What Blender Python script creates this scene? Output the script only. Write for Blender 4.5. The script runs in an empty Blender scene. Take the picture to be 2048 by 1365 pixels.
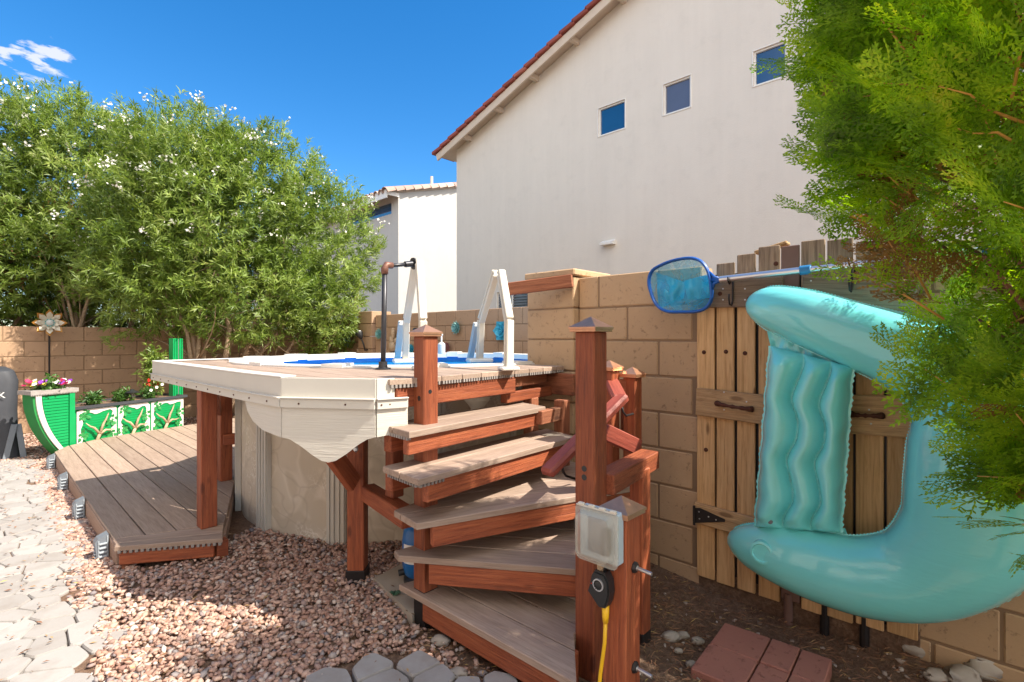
import bpy, bmesh, math, random
import numpy as np
from mathutils import Vector, Matrix, noise
random.seed(7); R = random.Random(11); NR = np.random.RandomState(5)
sc = bpy.context.scene; COL = sc.collection
rad = math.radians

# ---------------------------------------------------------------- camera
CZ = 1.27; FX, FY = 0.7234, 0.6904          # eye height and viewing direction in plan
cam = bpy.data.objects.new('camera', bpy.data.cameras.new('camera')); COL.objects.link(cam)
cam.location = (0, 0, CZ); cam.rotation_euler = (rad(90), 0, -math.atan2(FX, FY))
cam.data.sensor_width = 36; cam.data.lens = 17.95; cam.data.shift_y = -6.5/2048
cam.data.clip_start = 0.05; cam.data.clip_end = 2000
sc.camera = cam
# ---------------------------------------------------------------- world and sun
SUN_EL = 50; SAZ = math.atan2(0.46, -0.89)    # compass direction the sun stands in (world x, y)
w = bpy.data.worlds.new('World'); sc.world = w; w.use_nodes = True
nt = w.node_tree; nt.nodes.clear()
def wn(t, **k):
    n = nt.nodes.new(t)
    for a, b in k.items():
        if hasattr(n, a): setattr(n, a, b)
    return n
sky = wn('ShaderNodeTexSky', sky_type='NISHITA', sun_disc=False, sun_elevation=rad(SUN_EL), sun_rotation=SAZ,
         altitude=400, air_density=1.0, dust_density=0.3, ozone_density=3.0)
hs = wn('ShaderNodeHueSaturation'); hs.inputs['Saturation'].default_value = 1.36; hs.inputs['Value'].default_value = .86
nt.links.new(sky.outputs[0], hs.inputs['Color'])
tc = wn('ShaderNodeTexCoord')
def wmath(op, a, b=None):
    n = wn('ShaderNodeMath', operation=op)
    for i, x in enumerate((a, b)):
        if x is None: continue
        if isinstance(x, (int, float)): n.inputs[i].default_value = x
        else: nt.links.new(x, n.inputs[i])
    return n.outputs[0]
def dirpx(px, py):
    cx = (px-1024)/1021; z = (676-py)/1021
    return Vector((FY*cx+FX, -FX*cx+FY, z)).normalized()
mp = wn('ShaderNodeMapping'); mp.inputs['Scale'].default_value = (9, 9, 30)
nt.links.new(tc.outputs['Generated'], mp.inputs[0])
nz = wn('ShaderNodeTexNoise'); nz.inputs['Scale'].default_value = 1.5; nz.inputs['Detail'].default_value = 8
nz.inputs['Roughness'].default_value = .62
nt.links.new(mp.outputs[0], nz.inputs['Vector'])
tot = None
for (px, py, rr) in ((5, 112, .055), (30, 100, .045), (75, 118, .05), (110, 105, .045)):
    d = dirpx(px, py)
    vd = wn('ShaderNodeVectorMath', operation='DISTANCE'); vd.inputs[1].default_value = d
    nt.links.new(tc.outputs['Generated'], vd.inputs[0])
    m = wmath('SUBTRACT', 1.0, wmath('DIVIDE', vd.outputs['Value'], rr)); m = wmath('MAXIMUM', m, 0.0)
    tot = m if tot is None else wmath('MAXIMUM', tot, m)
fac = wmath('MULTIPLY', wmath('MAXIMUM', wmath('SUBTRACT', wmath('ADD', nz.outputs['Fac'], wmath('MULTIPLY', tot, .34)), .70), 0.0), wmath('MULTIPLY', tot, 9.0))
fac = wmath('MINIMUM', fac, .5)
mx = wn('ShaderNodeMix', data_type='RGBA'); nt.links.new(fac, mx.inputs[0]); nt.links.new(hs.outputs[0], mx.inputs[6])
mx.inputs[7].default_value = (5.6, 5.0, 4.9, 1)
# unseen bank of bright cloud behind the viewer, added to fill the shade
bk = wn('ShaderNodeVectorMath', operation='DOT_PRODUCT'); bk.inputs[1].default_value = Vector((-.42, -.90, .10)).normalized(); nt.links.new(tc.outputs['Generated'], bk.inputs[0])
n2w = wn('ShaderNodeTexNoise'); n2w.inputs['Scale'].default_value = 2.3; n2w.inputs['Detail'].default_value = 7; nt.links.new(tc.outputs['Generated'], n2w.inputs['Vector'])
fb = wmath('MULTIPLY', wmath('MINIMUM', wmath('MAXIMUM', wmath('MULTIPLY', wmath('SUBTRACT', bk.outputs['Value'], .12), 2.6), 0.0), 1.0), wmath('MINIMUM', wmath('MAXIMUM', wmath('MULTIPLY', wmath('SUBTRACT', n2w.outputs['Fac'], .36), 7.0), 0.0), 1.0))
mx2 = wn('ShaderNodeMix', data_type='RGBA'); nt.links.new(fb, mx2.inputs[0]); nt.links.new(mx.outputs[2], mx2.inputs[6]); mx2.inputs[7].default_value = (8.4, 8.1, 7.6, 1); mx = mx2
bg = wn('ShaderNodeBackground'); bg.inputs[1].default_value = 0.125
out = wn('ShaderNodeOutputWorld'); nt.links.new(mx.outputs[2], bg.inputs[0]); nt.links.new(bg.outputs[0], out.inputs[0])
sl = bpy.data.lights.new('sun', 'SUN'); sl.energy = 4.1; sl.angle = rad(.5); sl.color = (1, .92, .79)
sun = bpy.data.objects.new('sun', sl); COL.objects.link(sun)
sd = Vector((math.sin(SAZ)*math.cos(rad(SUN_EL)), math.cos(SAZ)*math.cos(rad(SUN_EL)), math.sin(rad(SUN_EL))))
sun.rotation_euler = sd.to_track_quat('Z', 'Y').to_euler(); sun.location = (3, -6, 9)
sc.view_settings.view_transform = 'Standard'; sc.view_settings.look = 'None'
sc.view_settings.exposure = 1.2; sc.view_settings.gamma = 1
sc.render.engine = 'CYCLES'
try:
    sc.cycles.max_bounces = 8; sc.cycles.transparent_max_bounces = 12
except Exception: pass

# ---------------------------------------------------------------- surveying helpers: a sight line to a point in the yard
def plan(cx, cy, z): return Vector((FY*cx+FX*cy, -FX*cx+FY*cy, z))
def at_d(px, py, cy): return plan((px-1024)/1021*cy, cy, CZ-(py-676)/1021*cy)
def at_z(px, py, z):
    cy = (CZ-z)*1021/(py-676); return plan((px-1024)/1021*cy, cy, z)
def on_x(px, py, X):
    u = (px-1024)/1021; cy = X/(FY*u+FX); return at_d(px, py, cy)
def on_y(px, py, Y):
    u = (px-1024)/1021; cy = Y/(-FX*u+FY); return at_d(px, py, cy)

# ---------------------------------------------------------------- object helpers
WM = {}
def thing(name, label, cat, loc=(0, 0, 0), group=None):
    o = bpy.data.objects.new(name, None); COL.objects.link(o); o.location = loc; o.empty_display_size = .1
    WM[o.name] = Matrix.Translation(Vector(loc)); return tag(o, label, cat, group)
def tag(o, label=None, cat=None, group=None, kind=None):
    if label: o['label'] = label
    if cat: o['category'] = cat
    if group: o['group'] = group
    if kind: o['kind'] = kind
    return o
def link(name, me, mat, parent=None, M=None):
    o = bpy.data.objects.new(name, me); COL.objects.link(o)
    if mat and not me.materials: me.materials.append(mat)
    M = M or Matrix.Identity(4)
    if parent:
        o.parent = parent; o.matrix_parent_inverse = WM[parent.name].inverted()
    o.matrix_basis = M; WM[o.name] = M.copy(); return o
def copy_tree(o, parent=None):
    c = o.copy(); COL.objects.link(c); c.parent = parent; c.matrix_parent_inverse = o.matrix_parent_inverse; WM[c.name] = WM[o.name]
    for ch in list(o.children): copy_tree(ch, c)
    return c
def cbox(dx, dy, dz, c=.003):
    h = (dx/2, dy/2, dz/2); c = min(c, min(h)*.6); V = []; idx = {}
    for sx in (-1, 1):
        for sy in (-1, 1):
            for sz in (-1, 1):
                for k in range(3):
                    s = (sx, sy, sz); idx[(s, k)] = len(V)
                    V.append(tuple(s[i]*(h[i]-(0 if i == k else c)) for i in range(3)))
    F = []; S = (-1, 1)
    for k in range(3):
        a, b = [i for i in range(3) if i != k]
        for s in S:
            q = []
            for (x, y) in ((-1, -1), (1, -1), (1, 1), (-1, 1)):
                t = [0, 0, 0]; t[k] = s; t[a] = x; t[b] = y; q.append(idx[(tuple(t), k)])
            F.append(q)
    for k in range(3):
        for l in range(k+1, 3):
            m = 3-k-l
            for a in S:
                for b in S:
                    t = [0, 0, 0]; t[k] = a; t[l] = b; t[m] = -1; t0 = tuple(t); t[m] = 1; t1 = tuple(t)
                    F.append([idx[(t0, k)], idx[(t1, k)], idx[(t1, l)], idx[(t0, l)]])
    for sx in S:
        for sy in S:
            for sz in S:
                s = (sx, sy, sz); F.append([idx[(s, 0)], idx[(s, 1)], idx[(s, 2)]])
    G = []
    for f in F:
        p = [Vector(V[i]) for i in f]; n = (p[1]-p[0]).cross(p[2]-p[0]); ctr = sum(p, Vector())/len(p)
        G.append(f if n.dot(ctr) > 0 else f[::-1])
    return V, G
class MB:
    def __init__(s): s.v = []; s.f = []
    def add(s, V, F, M=None):
        n = len(s.v)
        s.v += [tuple(M @ Vector(p)) for p in V] if M is not None else [tuple(p) for p in V]
        s.f += [[i+n for i in f] for f in F]; return s
    def box(s, c, d, rz=0, ch=.003, M=None):
        V, F = cbox(*d, ch); MM = Matrix.Translation(Vector(c)) @ Matrix.Rotation(rz, 4, 'Z')
        if M is not None: MM = Matrix.Translation(Vector(c)) @ M.to_4x4()
        return s.add(V, F, MM)
    def lim(s, a, b, ch=.003):
        return s.box([(a[i]+b[i])/2 for i in range(3)], [abs(b[i]-a[i]) for i in range(3)], 0, ch)
    def bar(s, p0, p1, wd, ht, ch=.003, up=None):
        M, L = frame(p0, p1, up); V, F = cbox(L, wd, ht, ch); return s.add(V, F, M)
    def prism(s, poly, z0, z1, M=None):
        a = sum(poly[i][0]*poly[(i+1) % len(poly)][1]-poly[(i+1) % len(poly)][0]*poly[i][1] for i in range(len(poly)))
        if a < 0: poly = poly[::-1]
        n = len(poly); V = [(p[0], p[1], z0) for p in poly]+[(p[0], p[1], z1) for p in poly]
        F = [list(range(n))[::-1], list(range(n, 2*n))]+[[i, (i+1) % n, n+(i+1) % n, n+i] for i in range(n)]
        return s.add(V, F, M)
    def tube(s, pts, rr, seg=8, closed=False, cap=True, sq=None):
        pts = [Vector(p) for p in pts]; n = len(pts)
        if isinstance(rr, (int, float)): rr = [rr]*n
        V = []; prev = None
        for i, p in enumerate(pts):
            a = pts[(i-1) % n] if (closed or i) else p; b = pts[(i+1) % n] if (closed or i < n-1) else p
            t = (b-a).normalized() if (b-a).length > 1e-9 else Vector((0, 0, 1))
            if prev is None:
                r0 = Vector((0, 0, 1)) if abs(t.z) < .9 else Vector((1, 0, 0)); x = t.cross(r0).normalized()
            else: x = (prev-t*prev.dot(t)).normalized()
            prev = x; y = t.cross(x)
            for k in range(seg):
                an = 2*math.pi*k/seg; q = x*math.cos(an)+y*math.sin(an)
                if sq: q = Vector((q.x*sq[0], q.y*sq[1], q.z*sq[2]))
                V.append(p+q*rr[i])
        F = []
        for i in range(n if closed else n-1):
            j = (i+1) % n
            for k in range(seg):
                l = (k+1) % seg; F.append([i*seg+k, i*seg+l, j*seg+l, j*seg+k])
        if cap and not closed: F += [list(range(seg))[::-1], [(n-1)*seg+k for k in range(seg)]]
        return s.add(V, F)
    def lathe(s, prof, c, seg=20, M=None):
        V = []; F = []; n = len(prof)
        for (r, z) in prof:
            for k in range(seg): an = 2*math.pi*k/seg; V.append((r*math.cos(an), r*math.sin(an), z))
        for i in range(n-1):
            for k in range(seg): l = (k+1) % seg; F.append([i*seg+k, i*seg+l, (i+1)*seg+l, (i+1)*seg+k])
        F += [list(range(seg))[::-1], [(n-1)*seg+k for k in range(seg)]]
        MM = Matrix.Translation(Vector(c)) @ (M.to_4x4() if M is not None else Matrix.Identity(4))
        return s.add(V, F, MM)
    def build(s, name, mat, parent=None, smooth=False, fix=False, M=None):
        me = bpy.data.meshes.new(name); me.from_pydata(s.v, [], s.f)
        if smooth is True: me.polygons.foreach_set('use_smooth', [True]*len(me.polygons))
        if fix:
            b = bmesh.new(); b.from_mesh(me); bmesh.ops.recalc_face_normals(b, faces=b.faces); b.to_mesh(me); b.free()
        me.update(); o = link(name, me, mat, parent, M)
        if smooth == 'auto':
            me.polygons.foreach_set('use_smooth', [True]*len(me.polygons)); me.set_sharp_from_angle(angle=rad(38))
        return o
def frame(p0, p1, up=None):
    p0 = Vector(p0); p1 = Vector(p1); x = (p1-p0); L = x.length; x.normalize()
    up = Vector(up) if up is not None else (Vector((0, 0, 1)) if abs(x.z) < .95 else Vector((0, 1, 0)))
    y = up.cross(x).normalized(); z = x.cross(y)
    M = Matrix((x, y, z)).transposed().to_4x4(); M.translation = (p0+p1)/2; return M, L
def board(name, p0, p1, wd, ht, mat, parent=None, up=None, ch=.004):
    M, L = frame(p0, p1, up); V, F = cbox(L, wd, ht, ch)
    return MB().add(V, F).build(name, mat, parent, M=M)
def npmesh(name, V, F, mat, parent=None, smooth=False, nv=3):
    me = bpy.data.meshes.new(name); V = np.ascontiguousarray(V, dtype=np.float32); F = np.ascontiguousarray(F, dtype=np.int32)
    me.vertices.add(len(V)); me.vertices.foreach_set('co', V.ravel())
    me.loops.add(F.size); me.loops.foreach_set('vertex_index', F.ravel())
    me.polygons.add(len(F)); me.polygons.foreach_set('loop_start', np.arange(0, F.size, nv, dtype=np.int32))
    try: me.polygons.foreach_set('loop_total', np.full(len(F), nv, dtype=np.int32))
    except Exception: pass
    if smooth: me.polygons.foreach_set('use_smooth', np.ones(len(F), dtype=bool))
    me.update(calc_edges=True); me.validate(); return link(name, me, mat, parent)
def clip(poly, a, b, c):                      # keep a*x+b*y<=c
    o = []; n = len(poly)
    for i in range(n):
        p, q = poly[i], poly[(i+1) % n]; dp = a*p[0]+b*p[1]-c; dq = a*q[0]+b*q[1]-c
        if dp <= 0: o.append(p)
        if (dp < 0 < dq) or (dq < 0 < dp):
            t = dp/(dp-dq); o.append((p[0]+(q[0]-p[0])*t, p[1]+(q[1]-p[1])*t))
    return o

# ---------------------------------------------------------------- materials
class NT:
    def __init__(s, name):
        s.m = bpy.data.materials.new(name); s.m.use_nodes = True; s.t = s.m.node_tree; s.t.nodes.clear()
        s.o = s.t.nodes.new('ShaderNodeOutputMaterial'); s.tc = s.t.nodes.new('ShaderNodeTexCoord')
    def n(s, t, out=0, **k):
        n = s.t.nodes.new(t)
        for a, b in k.items():
            if hasattr(n, a) and a not in n.inputs.keys(): setattr(n, a, b)
        for a, b in k.items():
            a2 = a.replace('_', ' ')
            i = n.inputs.get(a2) if a2 in n.inputs.keys() else None
            if i is None and a.startswith('i') and a[1:].isdigit(): i = n.inputs[int(a[1:])]
            if i is None: continue
            if isinstance(b, bpy.types.NodeSocket): s.t.links.new(b, i)
            else:
                try: i.default_value = b
                except Exception: i.default_value = (*b, 1)
        return n.outputs[out]
    def map(s, scale, coord='Object', rnd=False):
        v = s.tc.outputs[coord]
        if rnd:
            oi = s.t.nodes.new('ShaderNodeObjectInfo')
            sc_ = s.n('ShaderNodeMath', operation='MULTIPLY', i0=oi.outputs['Random'], i1=37.0)
            v = s.n('ShaderNodeVectorMath', operation='ADD', i0=v, i1=s.n('ShaderNodeCombineXYZ', X=sc_, Y=sc_, Z=sc_))
        return s.n('ShaderNodeMapping', Vector=v, Scale=scale)
    def noise(s, v, scale, det=4, rough=.55, dist=0): return s.n('ShaderNodeTexNoise', Vector=v, Scale=scale, Detail=det, Roughness=rough, Distortion=dist)
    def ramp(s, f, stops):
        n = s.t.nodes.new('ShaderNodeValToRGB'); e = n.color_ramp.elements
        while len(e) < len(stops): e.new(.5)
        for i, (p, c) in enumerate(stops): e[i].position = p; e[i].color = (*c, 1) if len(c) == 3 else c
        s.t.links.new(f, n.inputs[0]); return n.outputs[0]
    def mix(s, f, a, b, bt='MIX'):
        n = s.t.nodes.new('ShaderNodeMix'); n.data_type = 'RGBA'; n.blend_type = bt
        for i, x in ((0, f), (6, a), (7, b)):
            if isinstance(x, bpy.types.NodeSocket): s.t.links.new(x, n.inputs[i])
            elif i == 0: n.inputs[0].default_value = x
            else: n.inputs[i].default_value = (*x, 1)
        return n.outputs[2]
    def math(s, op, a, b=0.): return s.n('ShaderNodeMath', operation=op, i0=a, i1=b)
    def bump(s, h, st=.3, d=.01, nrm=None):
        k = dict(Height=h, Strength=st, Distance=d)
        if nrm is not None: k['Normal'] = nrm
        return s.n('ShaderNodeBump', **k)
    def bsdf(s, **k):
        b = s.n('ShaderNodeBsdfPrincipled', **k); s.t.links.new(b, s.o.inputs[0]); return s.m
    def vary(s, v, amt=.25, scale=3.0):
        return s.math('ADD', s.math('MULTIPLY', s.noise(v, scale), amt*2), 1-amt)
def rgb(r, g, b):                              # sRGB bytes to linear
    f = lambda c: ((c/255+.055)/1.055)**2.4 if c > 10 else c/255/12.92
    return (f(r), f(g), f(b))
def m_wood(name, c1, c2, dark, rough=.7, bumpy=.5, knots=True, g=1.0, streak=.45, patch=.45):
    t = NT(name); v = t.map((1.6, 26*g, 26*g), rnd=True); n = t.noise(v, 2.2, 6, .65, .6)
    nf = t.noise(t.map((3.5, 120*g, 120*g), rnd=True), 2.0, 4, .7)
    c = t.ramp(n, [(.30, dark), (.47, c1), (.66, c2)])
    big = t.noise(t.map((1.2, 3, 3), rnd=True), 1.6, 3)
    c = t.mix(.42, c, t.mix(big, c1, c2), 'MIX')
    c = t.mix(t.ramp(nf, [(.34, (streak, streak, streak)), (.52, (0, 0, 0))]), c, dark)
    pt = t.noise(t.map((2.2, 7, 7), rnd=True), 1.5, 5, .7, .8)
    c = t.mix(t.ramp(pt, [(.56, (0, 0, 0)), (.70, (patch, patch, patch))]), c, dark)
    n = t.math('ADD', n, t.math('MULTIPLY', nf, .6))
    oi = t.t.nodes.new('ShaderNodeObjectInfo')
    c = t.n('ShaderNodeHueSaturation', Color=c, Value=t.math('ADD', t.math('MULTIPLY', oi.outputs['Random'], .3), .85))
    if knots:
        vo = t.n('ShaderNodeTexVoronoi', Vector=t.map((2.4, 7, 7), rnd=True), Scale=1.5, Randomness=1.0)
        kf = t.ramp(vo, [(.0, (1, 1, 1)), (.09, (1, 1, 1)), (.16, (0, 0, 0))])
        kk = t.t.nodes.new('ShaderNodeSeparateColor'); t.t.links.new(kf, kk.inputs[0])
        c = t.mix(t.math('MULTIPLY', kk.outputs[0], .75), c, dark)
    b = t.bump(n, bumpy, .004)
    return t.bsdf(Base_Color=c, Roughness=rough, Normal=b)
def m_plain(name, col, rough=.5, metal=0, amt=.12, sc_=8, bmp=.1, **k):
    t = NT(name); v = t.tc.outputs['Object']; f = t.noise(v, sc_, 5)
    c = t.mix(f, tuple(x*(1-amt) for x in col), tuple(min(1, x*(1+amt)) for x in col))
    return t.bsdf(Base_Color=c, Roughness=rough, Metallic=metal, Normal=t.bump(t.noise(v, sc_*12, 3), bmp, .002), **k)
def m_island(name, cols, rough=.8, bmp=.4, sc_=60):
    t = NT(name); g = t.t.nodes.new('ShaderNodeNewGeometry')
    c = t.ramp(g.outputs['Random Per Island'], cols)
    v = t.tc.outputs['Object']; n = t.noise(v, sc_, 4)
    c = t.mix(t.math('MULTIPLY', n, .5), c, (.1, .07, .05)) if bmp > .35 else c
    return t.bsdf(Base_Color=c, Roughness=rough, Normal=t.bump(n, bmp, .004))
def m_leaf(name, cols, trans=.35, rough=.45, spec=.5, ns=2.2, wt=.5):
    t = NT(name); g = t.t.nodes.new('ShaderNodeNewGeometry')
    cl = t.math('ADD', t.math('MULTIPLY', t.math('SUBTRACT', t.noise(t.tc.outputs['Object'], ns, 3, .6), .5), 2.6), .5)
    c = t.ramp(t.math('ADD', t.math('MULTIPLY', g.outputs['Random Per Island'], 1-wt), t.math('MULTIPLY', cl, wt)), cols)
    big = t.noise(t.tc.outputs['Object'], 1.3, 3)
    c = t.n('ShaderNodeHueSaturation', Color=c, Value=t.math('ADD', t.math('MULTIPLY', big, 1.0), .5))
    b = t.n('ShaderNodeBsdfPrincipled', Base_Color=c, Roughness=rough, Specular_IOR_Level=spec)
    tr = t.n('ShaderNodeBsdfTranslucent', Color=t.n('ShaderNodeHueSaturation', Color=c, Value=1.5, Saturation=1.1))
    m = t.n('ShaderNodeMixShader', i0=trans, i1=b, i2=tr); t.t.links.new(m, t.o.inputs[0]); return t.m
def m_block(name, c1, c2, mort=None):
    t = NT(name); v = t.tc.outputs['Object']; g = t.t.nodes.new('ShaderNodeNewGeometry')
    n1 = t.noise(v, 2.0, 7, .7); n2 = t.noise(v, 90, 4, .7); n3 = t.noise(v, 28, 5, .7)
    c = t.mix(n1, c1, c2)
    c = t.n('ShaderNodeHueSaturation', Color=c, Value=t.math('ADD', t.math('MULTIPLY', g.outputs['Random Per Island'], .22), .88))
    pits = t.ramp(n3, [(.34, (.0, .0, .0)), (.42, (1, 1, 1))])
    c = t.mix(t.math('MULTIPLY', n2, .35), c, tuple(x*.55 for x in c1))
    st_ = t.noise(v, 1.1, 6, .7); c = t.mix(t.ramp(st_, [(.54, (0, 0, 0)), (.72, (.5, .5, .5))]), c, tuple(x*.62 for x in c1)); c = t.mix(t.ramp(st_, [(.26, (.4, .4, .4)), (.42, (0, 0, 0))]), c, tuple(min(1, x*1.25+.05) for x in c2))
    c = t.mix(.42, c, t.mix(pits, tuple(x*.45 for x in c1), c2))
    b = t.bump(pits, .5, .004, t.bump(n2, .45, .003))
    return t.bsdf(Base_Color=c, Roughness=.92, Normal=b)
def m_stucco(name, c, sp=.13):
    t = NT(name); v = t.tc.outputs['Object']; n = t.math('ADD', t.math('MULTIPLY', t.noise(v, .6, 6, .7), .6), t.math('MULTIPLY', t.noise(t.map((6, 6, .5)), 1.2, 5, .6), .4)); n2 = t.noise(v, 45, 5, .7); n3 = t.noise(v, 4, 5, .6)
    cc = t.mix(n, tuple(x*(1-sp) for x in c), tuple(min(1, x*(1+sp)) for x in c))
    cc = t.mix(t.ramp(n3, [(.55, (0, 0, 0)), (.8, (.35, .35, .35))]), cc, tuple(x*.82 for x in c))
    return t.bsdf(Base_Color=cc, Roughness=.95, Normal=t.bump(n2, .5, .006, t.bump(n3, .2, .02)))
M = {}
M['stain'] = m_wood('red stained timber', (.27, .060, .022), (.42, .125, .048), (.085, .018, .009), .6, .9)
M['stain2'] = m_wood('worn cedar timber', (.26, .085, .04), (.38, .15, .075), (.10, .03, .015), .75, .7)
M['stainr'] = m_wood('pink red painted rail', (.36, .075, .05), (.40, .10, .065), (.16, .03, .02), .5, .5, False)
M['comp'] = m_wood('brown composite decking', (.33, .235, .18), (.41, .305, .24), (.19, .13, .10), .7, .35, False, .7, .5, .25)
M['compfas'] = m_wood('composite fascia', (.30, .20, .15), (.36, .25, .19), (.2, .13, .095), .7, .2, False, 1.0, .3, .2)
M['compgrey'] = m_wood('grey weathered composite', (.27, .24, .225), (.36, .33, .31), (.17, .145, .13), .75, .35, False, .8)
M['fence'] = m_wood('gate timber', (.44, .27, .13), (.62, .42, .23), (.17, .09, .04), .8, .8)
M['fencetop'] = m_wood('weathered gate timber', (.22, .155, .11), (.32, .24, .17), (.09, .06, .04), .85, .9)
M['block'] = m_block('tan concrete block', (.46, .30, .175), (.53, .36, .215))
M['blockfar'] = m_block('brown concrete block', (.40, .25, .155), (.46, .30, .19))
M['mortar'] = m_plain('mortar', (.25, .165, .10), .95)
M['stucco'] = m_stucco('pale stucco', (.70, .65, .585))
M['stucco2'] = m_stucco('white stucco', (.50, .49, .47), .12)
M['fasc'] = m_plain('tan eave paint', (.60, .50, .40), .7)
M['tile'] = m_island('red roof tile', [(0, (.22, .05, .035)), (.5, (.30, .075, .055)), (1, (.36, .11, .08))], .8, .3, 30)
M['tile2'] = m_island('brown roof tile', [(0, (.38, .25, .20)), (.5, (.30, .20, .17)), (1, (.48, .35, .29))], .8, .3, 30)
M['vinyl'] = m_plain('cream vinyl trim', (.58, .555, .50), .5, 0, .06, 5, .15)
M['white'] = m_plain('white resin', (.78, .76, .72), .4, 0, .05)
M['cream'] = m_plain('cream resin', (.66, .62, .53), .4, 0, .05)
M['copper'] = m_plain('copper cap', (.62, .33, .20), .38, .75, .25, 30)
M['steel'] = m_plain('zinc bolt', (.6, .62, .64), .35, .9)
M['alu'] = m_plain('aluminium', (.75, .77, .80), .28, .85, .05)
M['iron'] = m_plain('black iron', (.035, .03, .03), .5, .5, .3)
M['rustiron'] = m_plain('rusty iron', (.10, .035, .02), .75, .3, .5, 40, .4)
M['pipe'] = m_plain('dark iron pipe', (.055, .055, .062), .4, .6, .3, 20)
M['elbow'] = m_plain('brown pipe fitting', (.20, .095, .07), .5, .4, .4, 30)
M['black'] = m_plain('black plastic', (.02, .021, .023), .4)
M['charcoal'] = m_plain('charcoal cover cloth', (.045, .048, .058), .6, 0, .3, 6, .3)
M['green'] = m_plain('bright green paint', (.0, .30, .085), .45, 0, .2, 6, .3)
M['greend'] = m_plain('leaf green paint', (.02, .22, .05), .5, 0, .2, 9)
M['whitep'] = m_plain('chalky white paint', (.66, .60, .58), .7, 0, .15, 8, .3)
M['drift'] = m_wood('driftwood', (.42, .30, .19), (.58, .44, .30), (.20, .12, .07), .8, .6)
M['greyp'] = m_plain('grey plastic', (.16, .18, .21), .45)
M['boxbl'] = m_plain('pale blue box plastic', (.45, .56, .63), .45)
M['yellow'] = m_plain('yellow cord rubber', (.85, .50, .015), .4)
M['red'] = m_plain('red petals', (.65, .02, .02), .6)
M['blue'] = m_plain('blue plastic', (.01, .10, .42), .35)
M['bluet'] = m_plain('blue tank shell', (.015, .14, .42), .3)
M['paper'] = m_plain('paper label', (.75, .74, .72), .6)
M['slab'] = m_plain('concrete slab', (.40, .34, .27), .9, 0, .2, 5, .5)
M['brick'] = m_block('red clay paver', (.33, .125, .09), (.42, .175, .13))
M['cobble'] = m_plain('river stone skin', (.36, .31, .26), .75, 0, .35, 7, .4)
M['greysuc'] = m_plain('teal metal petals', (.22, .46, .46), .45, .3, .4, 25)
M['bluesuc'] = m_plain('blue metal petals', (.06, .42, .58), .45, .3, .3, 25)
M['pinksuc'] = m_plain('pink brown petals', (.38, .17, .16), .5, .2, .4, 25)
M['bark'] = m_wood('pale oleander bark', (.38, .26, .17), (.50, .37, .25), (.18, .11, .07), .85, .8, False, .5)
M['barkd'] = m_wood('cypress bark', (.22, .10, .05), (.30, .15, .08), (.09, .04, .02), .85, .8, False)
M['twig'] = m_plain('orange twig', (.62, .33, .08), .7)
# ---------------------------------------------------------------- ground
def gh(x, y):
    return -.11*math.exp(-(((x-2.35)/.55)**2+((y-.7)/.75)**2)) - .03*math.exp(-(((x-1.5)/.6)**2+((y-1.6)/.5)**2))
def g_dirt():
    t = NT('dry brown soil'); v = t.tc.outputs['Object']; a = t.noise(v, 1.3, 5); b = t.noise(v, 70, 6, .75); c = t.noise(v, 18, 5, .7)
    col = t.ramp(c, [(.3, (.13, .070, .042)), (.5, (.235, .135, .085)), (.75, (.36, .24, .165))])
    col = t.mix(t.ramp(b, [(.42, (0, 0, 0)), (.62, (.8, .8, .8))]), col, (.085, .045, .027))
    col = t.mix(t.math('MULTIPLY', a, .4), col, (.22, .15, .10))
    return t.bsdf(Base_Color=col, Roughness=.95, Normal=t.bump(b, .9, .012, t.bump(c, .7, .02)))
M['dirt'] = g_dirt()
def axis(lo, hi, fine0, fine1, st):
    a = list(np.arange(fine0, fine1+1e-6, st)); e = st; x = fine0
    while x > lo: e *= 1.8; x -= e; a.insert(0, x)
    e = st; x = fine1
    while x < hi: e *= 1.8; x += e; a.append(x)
    return a
xs = axis(-500, 500, -.5, 4, .08); ys = axis(-500, 500, -1, 4.2, .08)
V = []; 
for y in ys:
    for x in xs: V.append((x, y, gh(x, y)+(.012*noise.noise(Vector((x*3, y*3, 0))) if -1 < x < 5 else 0)))
nx = len(xs); F = [(j*nx+i, j*nx+i+1, (j+1)*nx+i+1, (j+1)*nx+i) for j in range(len(ys)-1) for i in range(nx-1)]
g = MB(); g.v = V; g.f = F; tag(g.build('ground', M['dirt'], smooth=True), 'brown bare soil of the yard', kind='structure')

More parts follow.
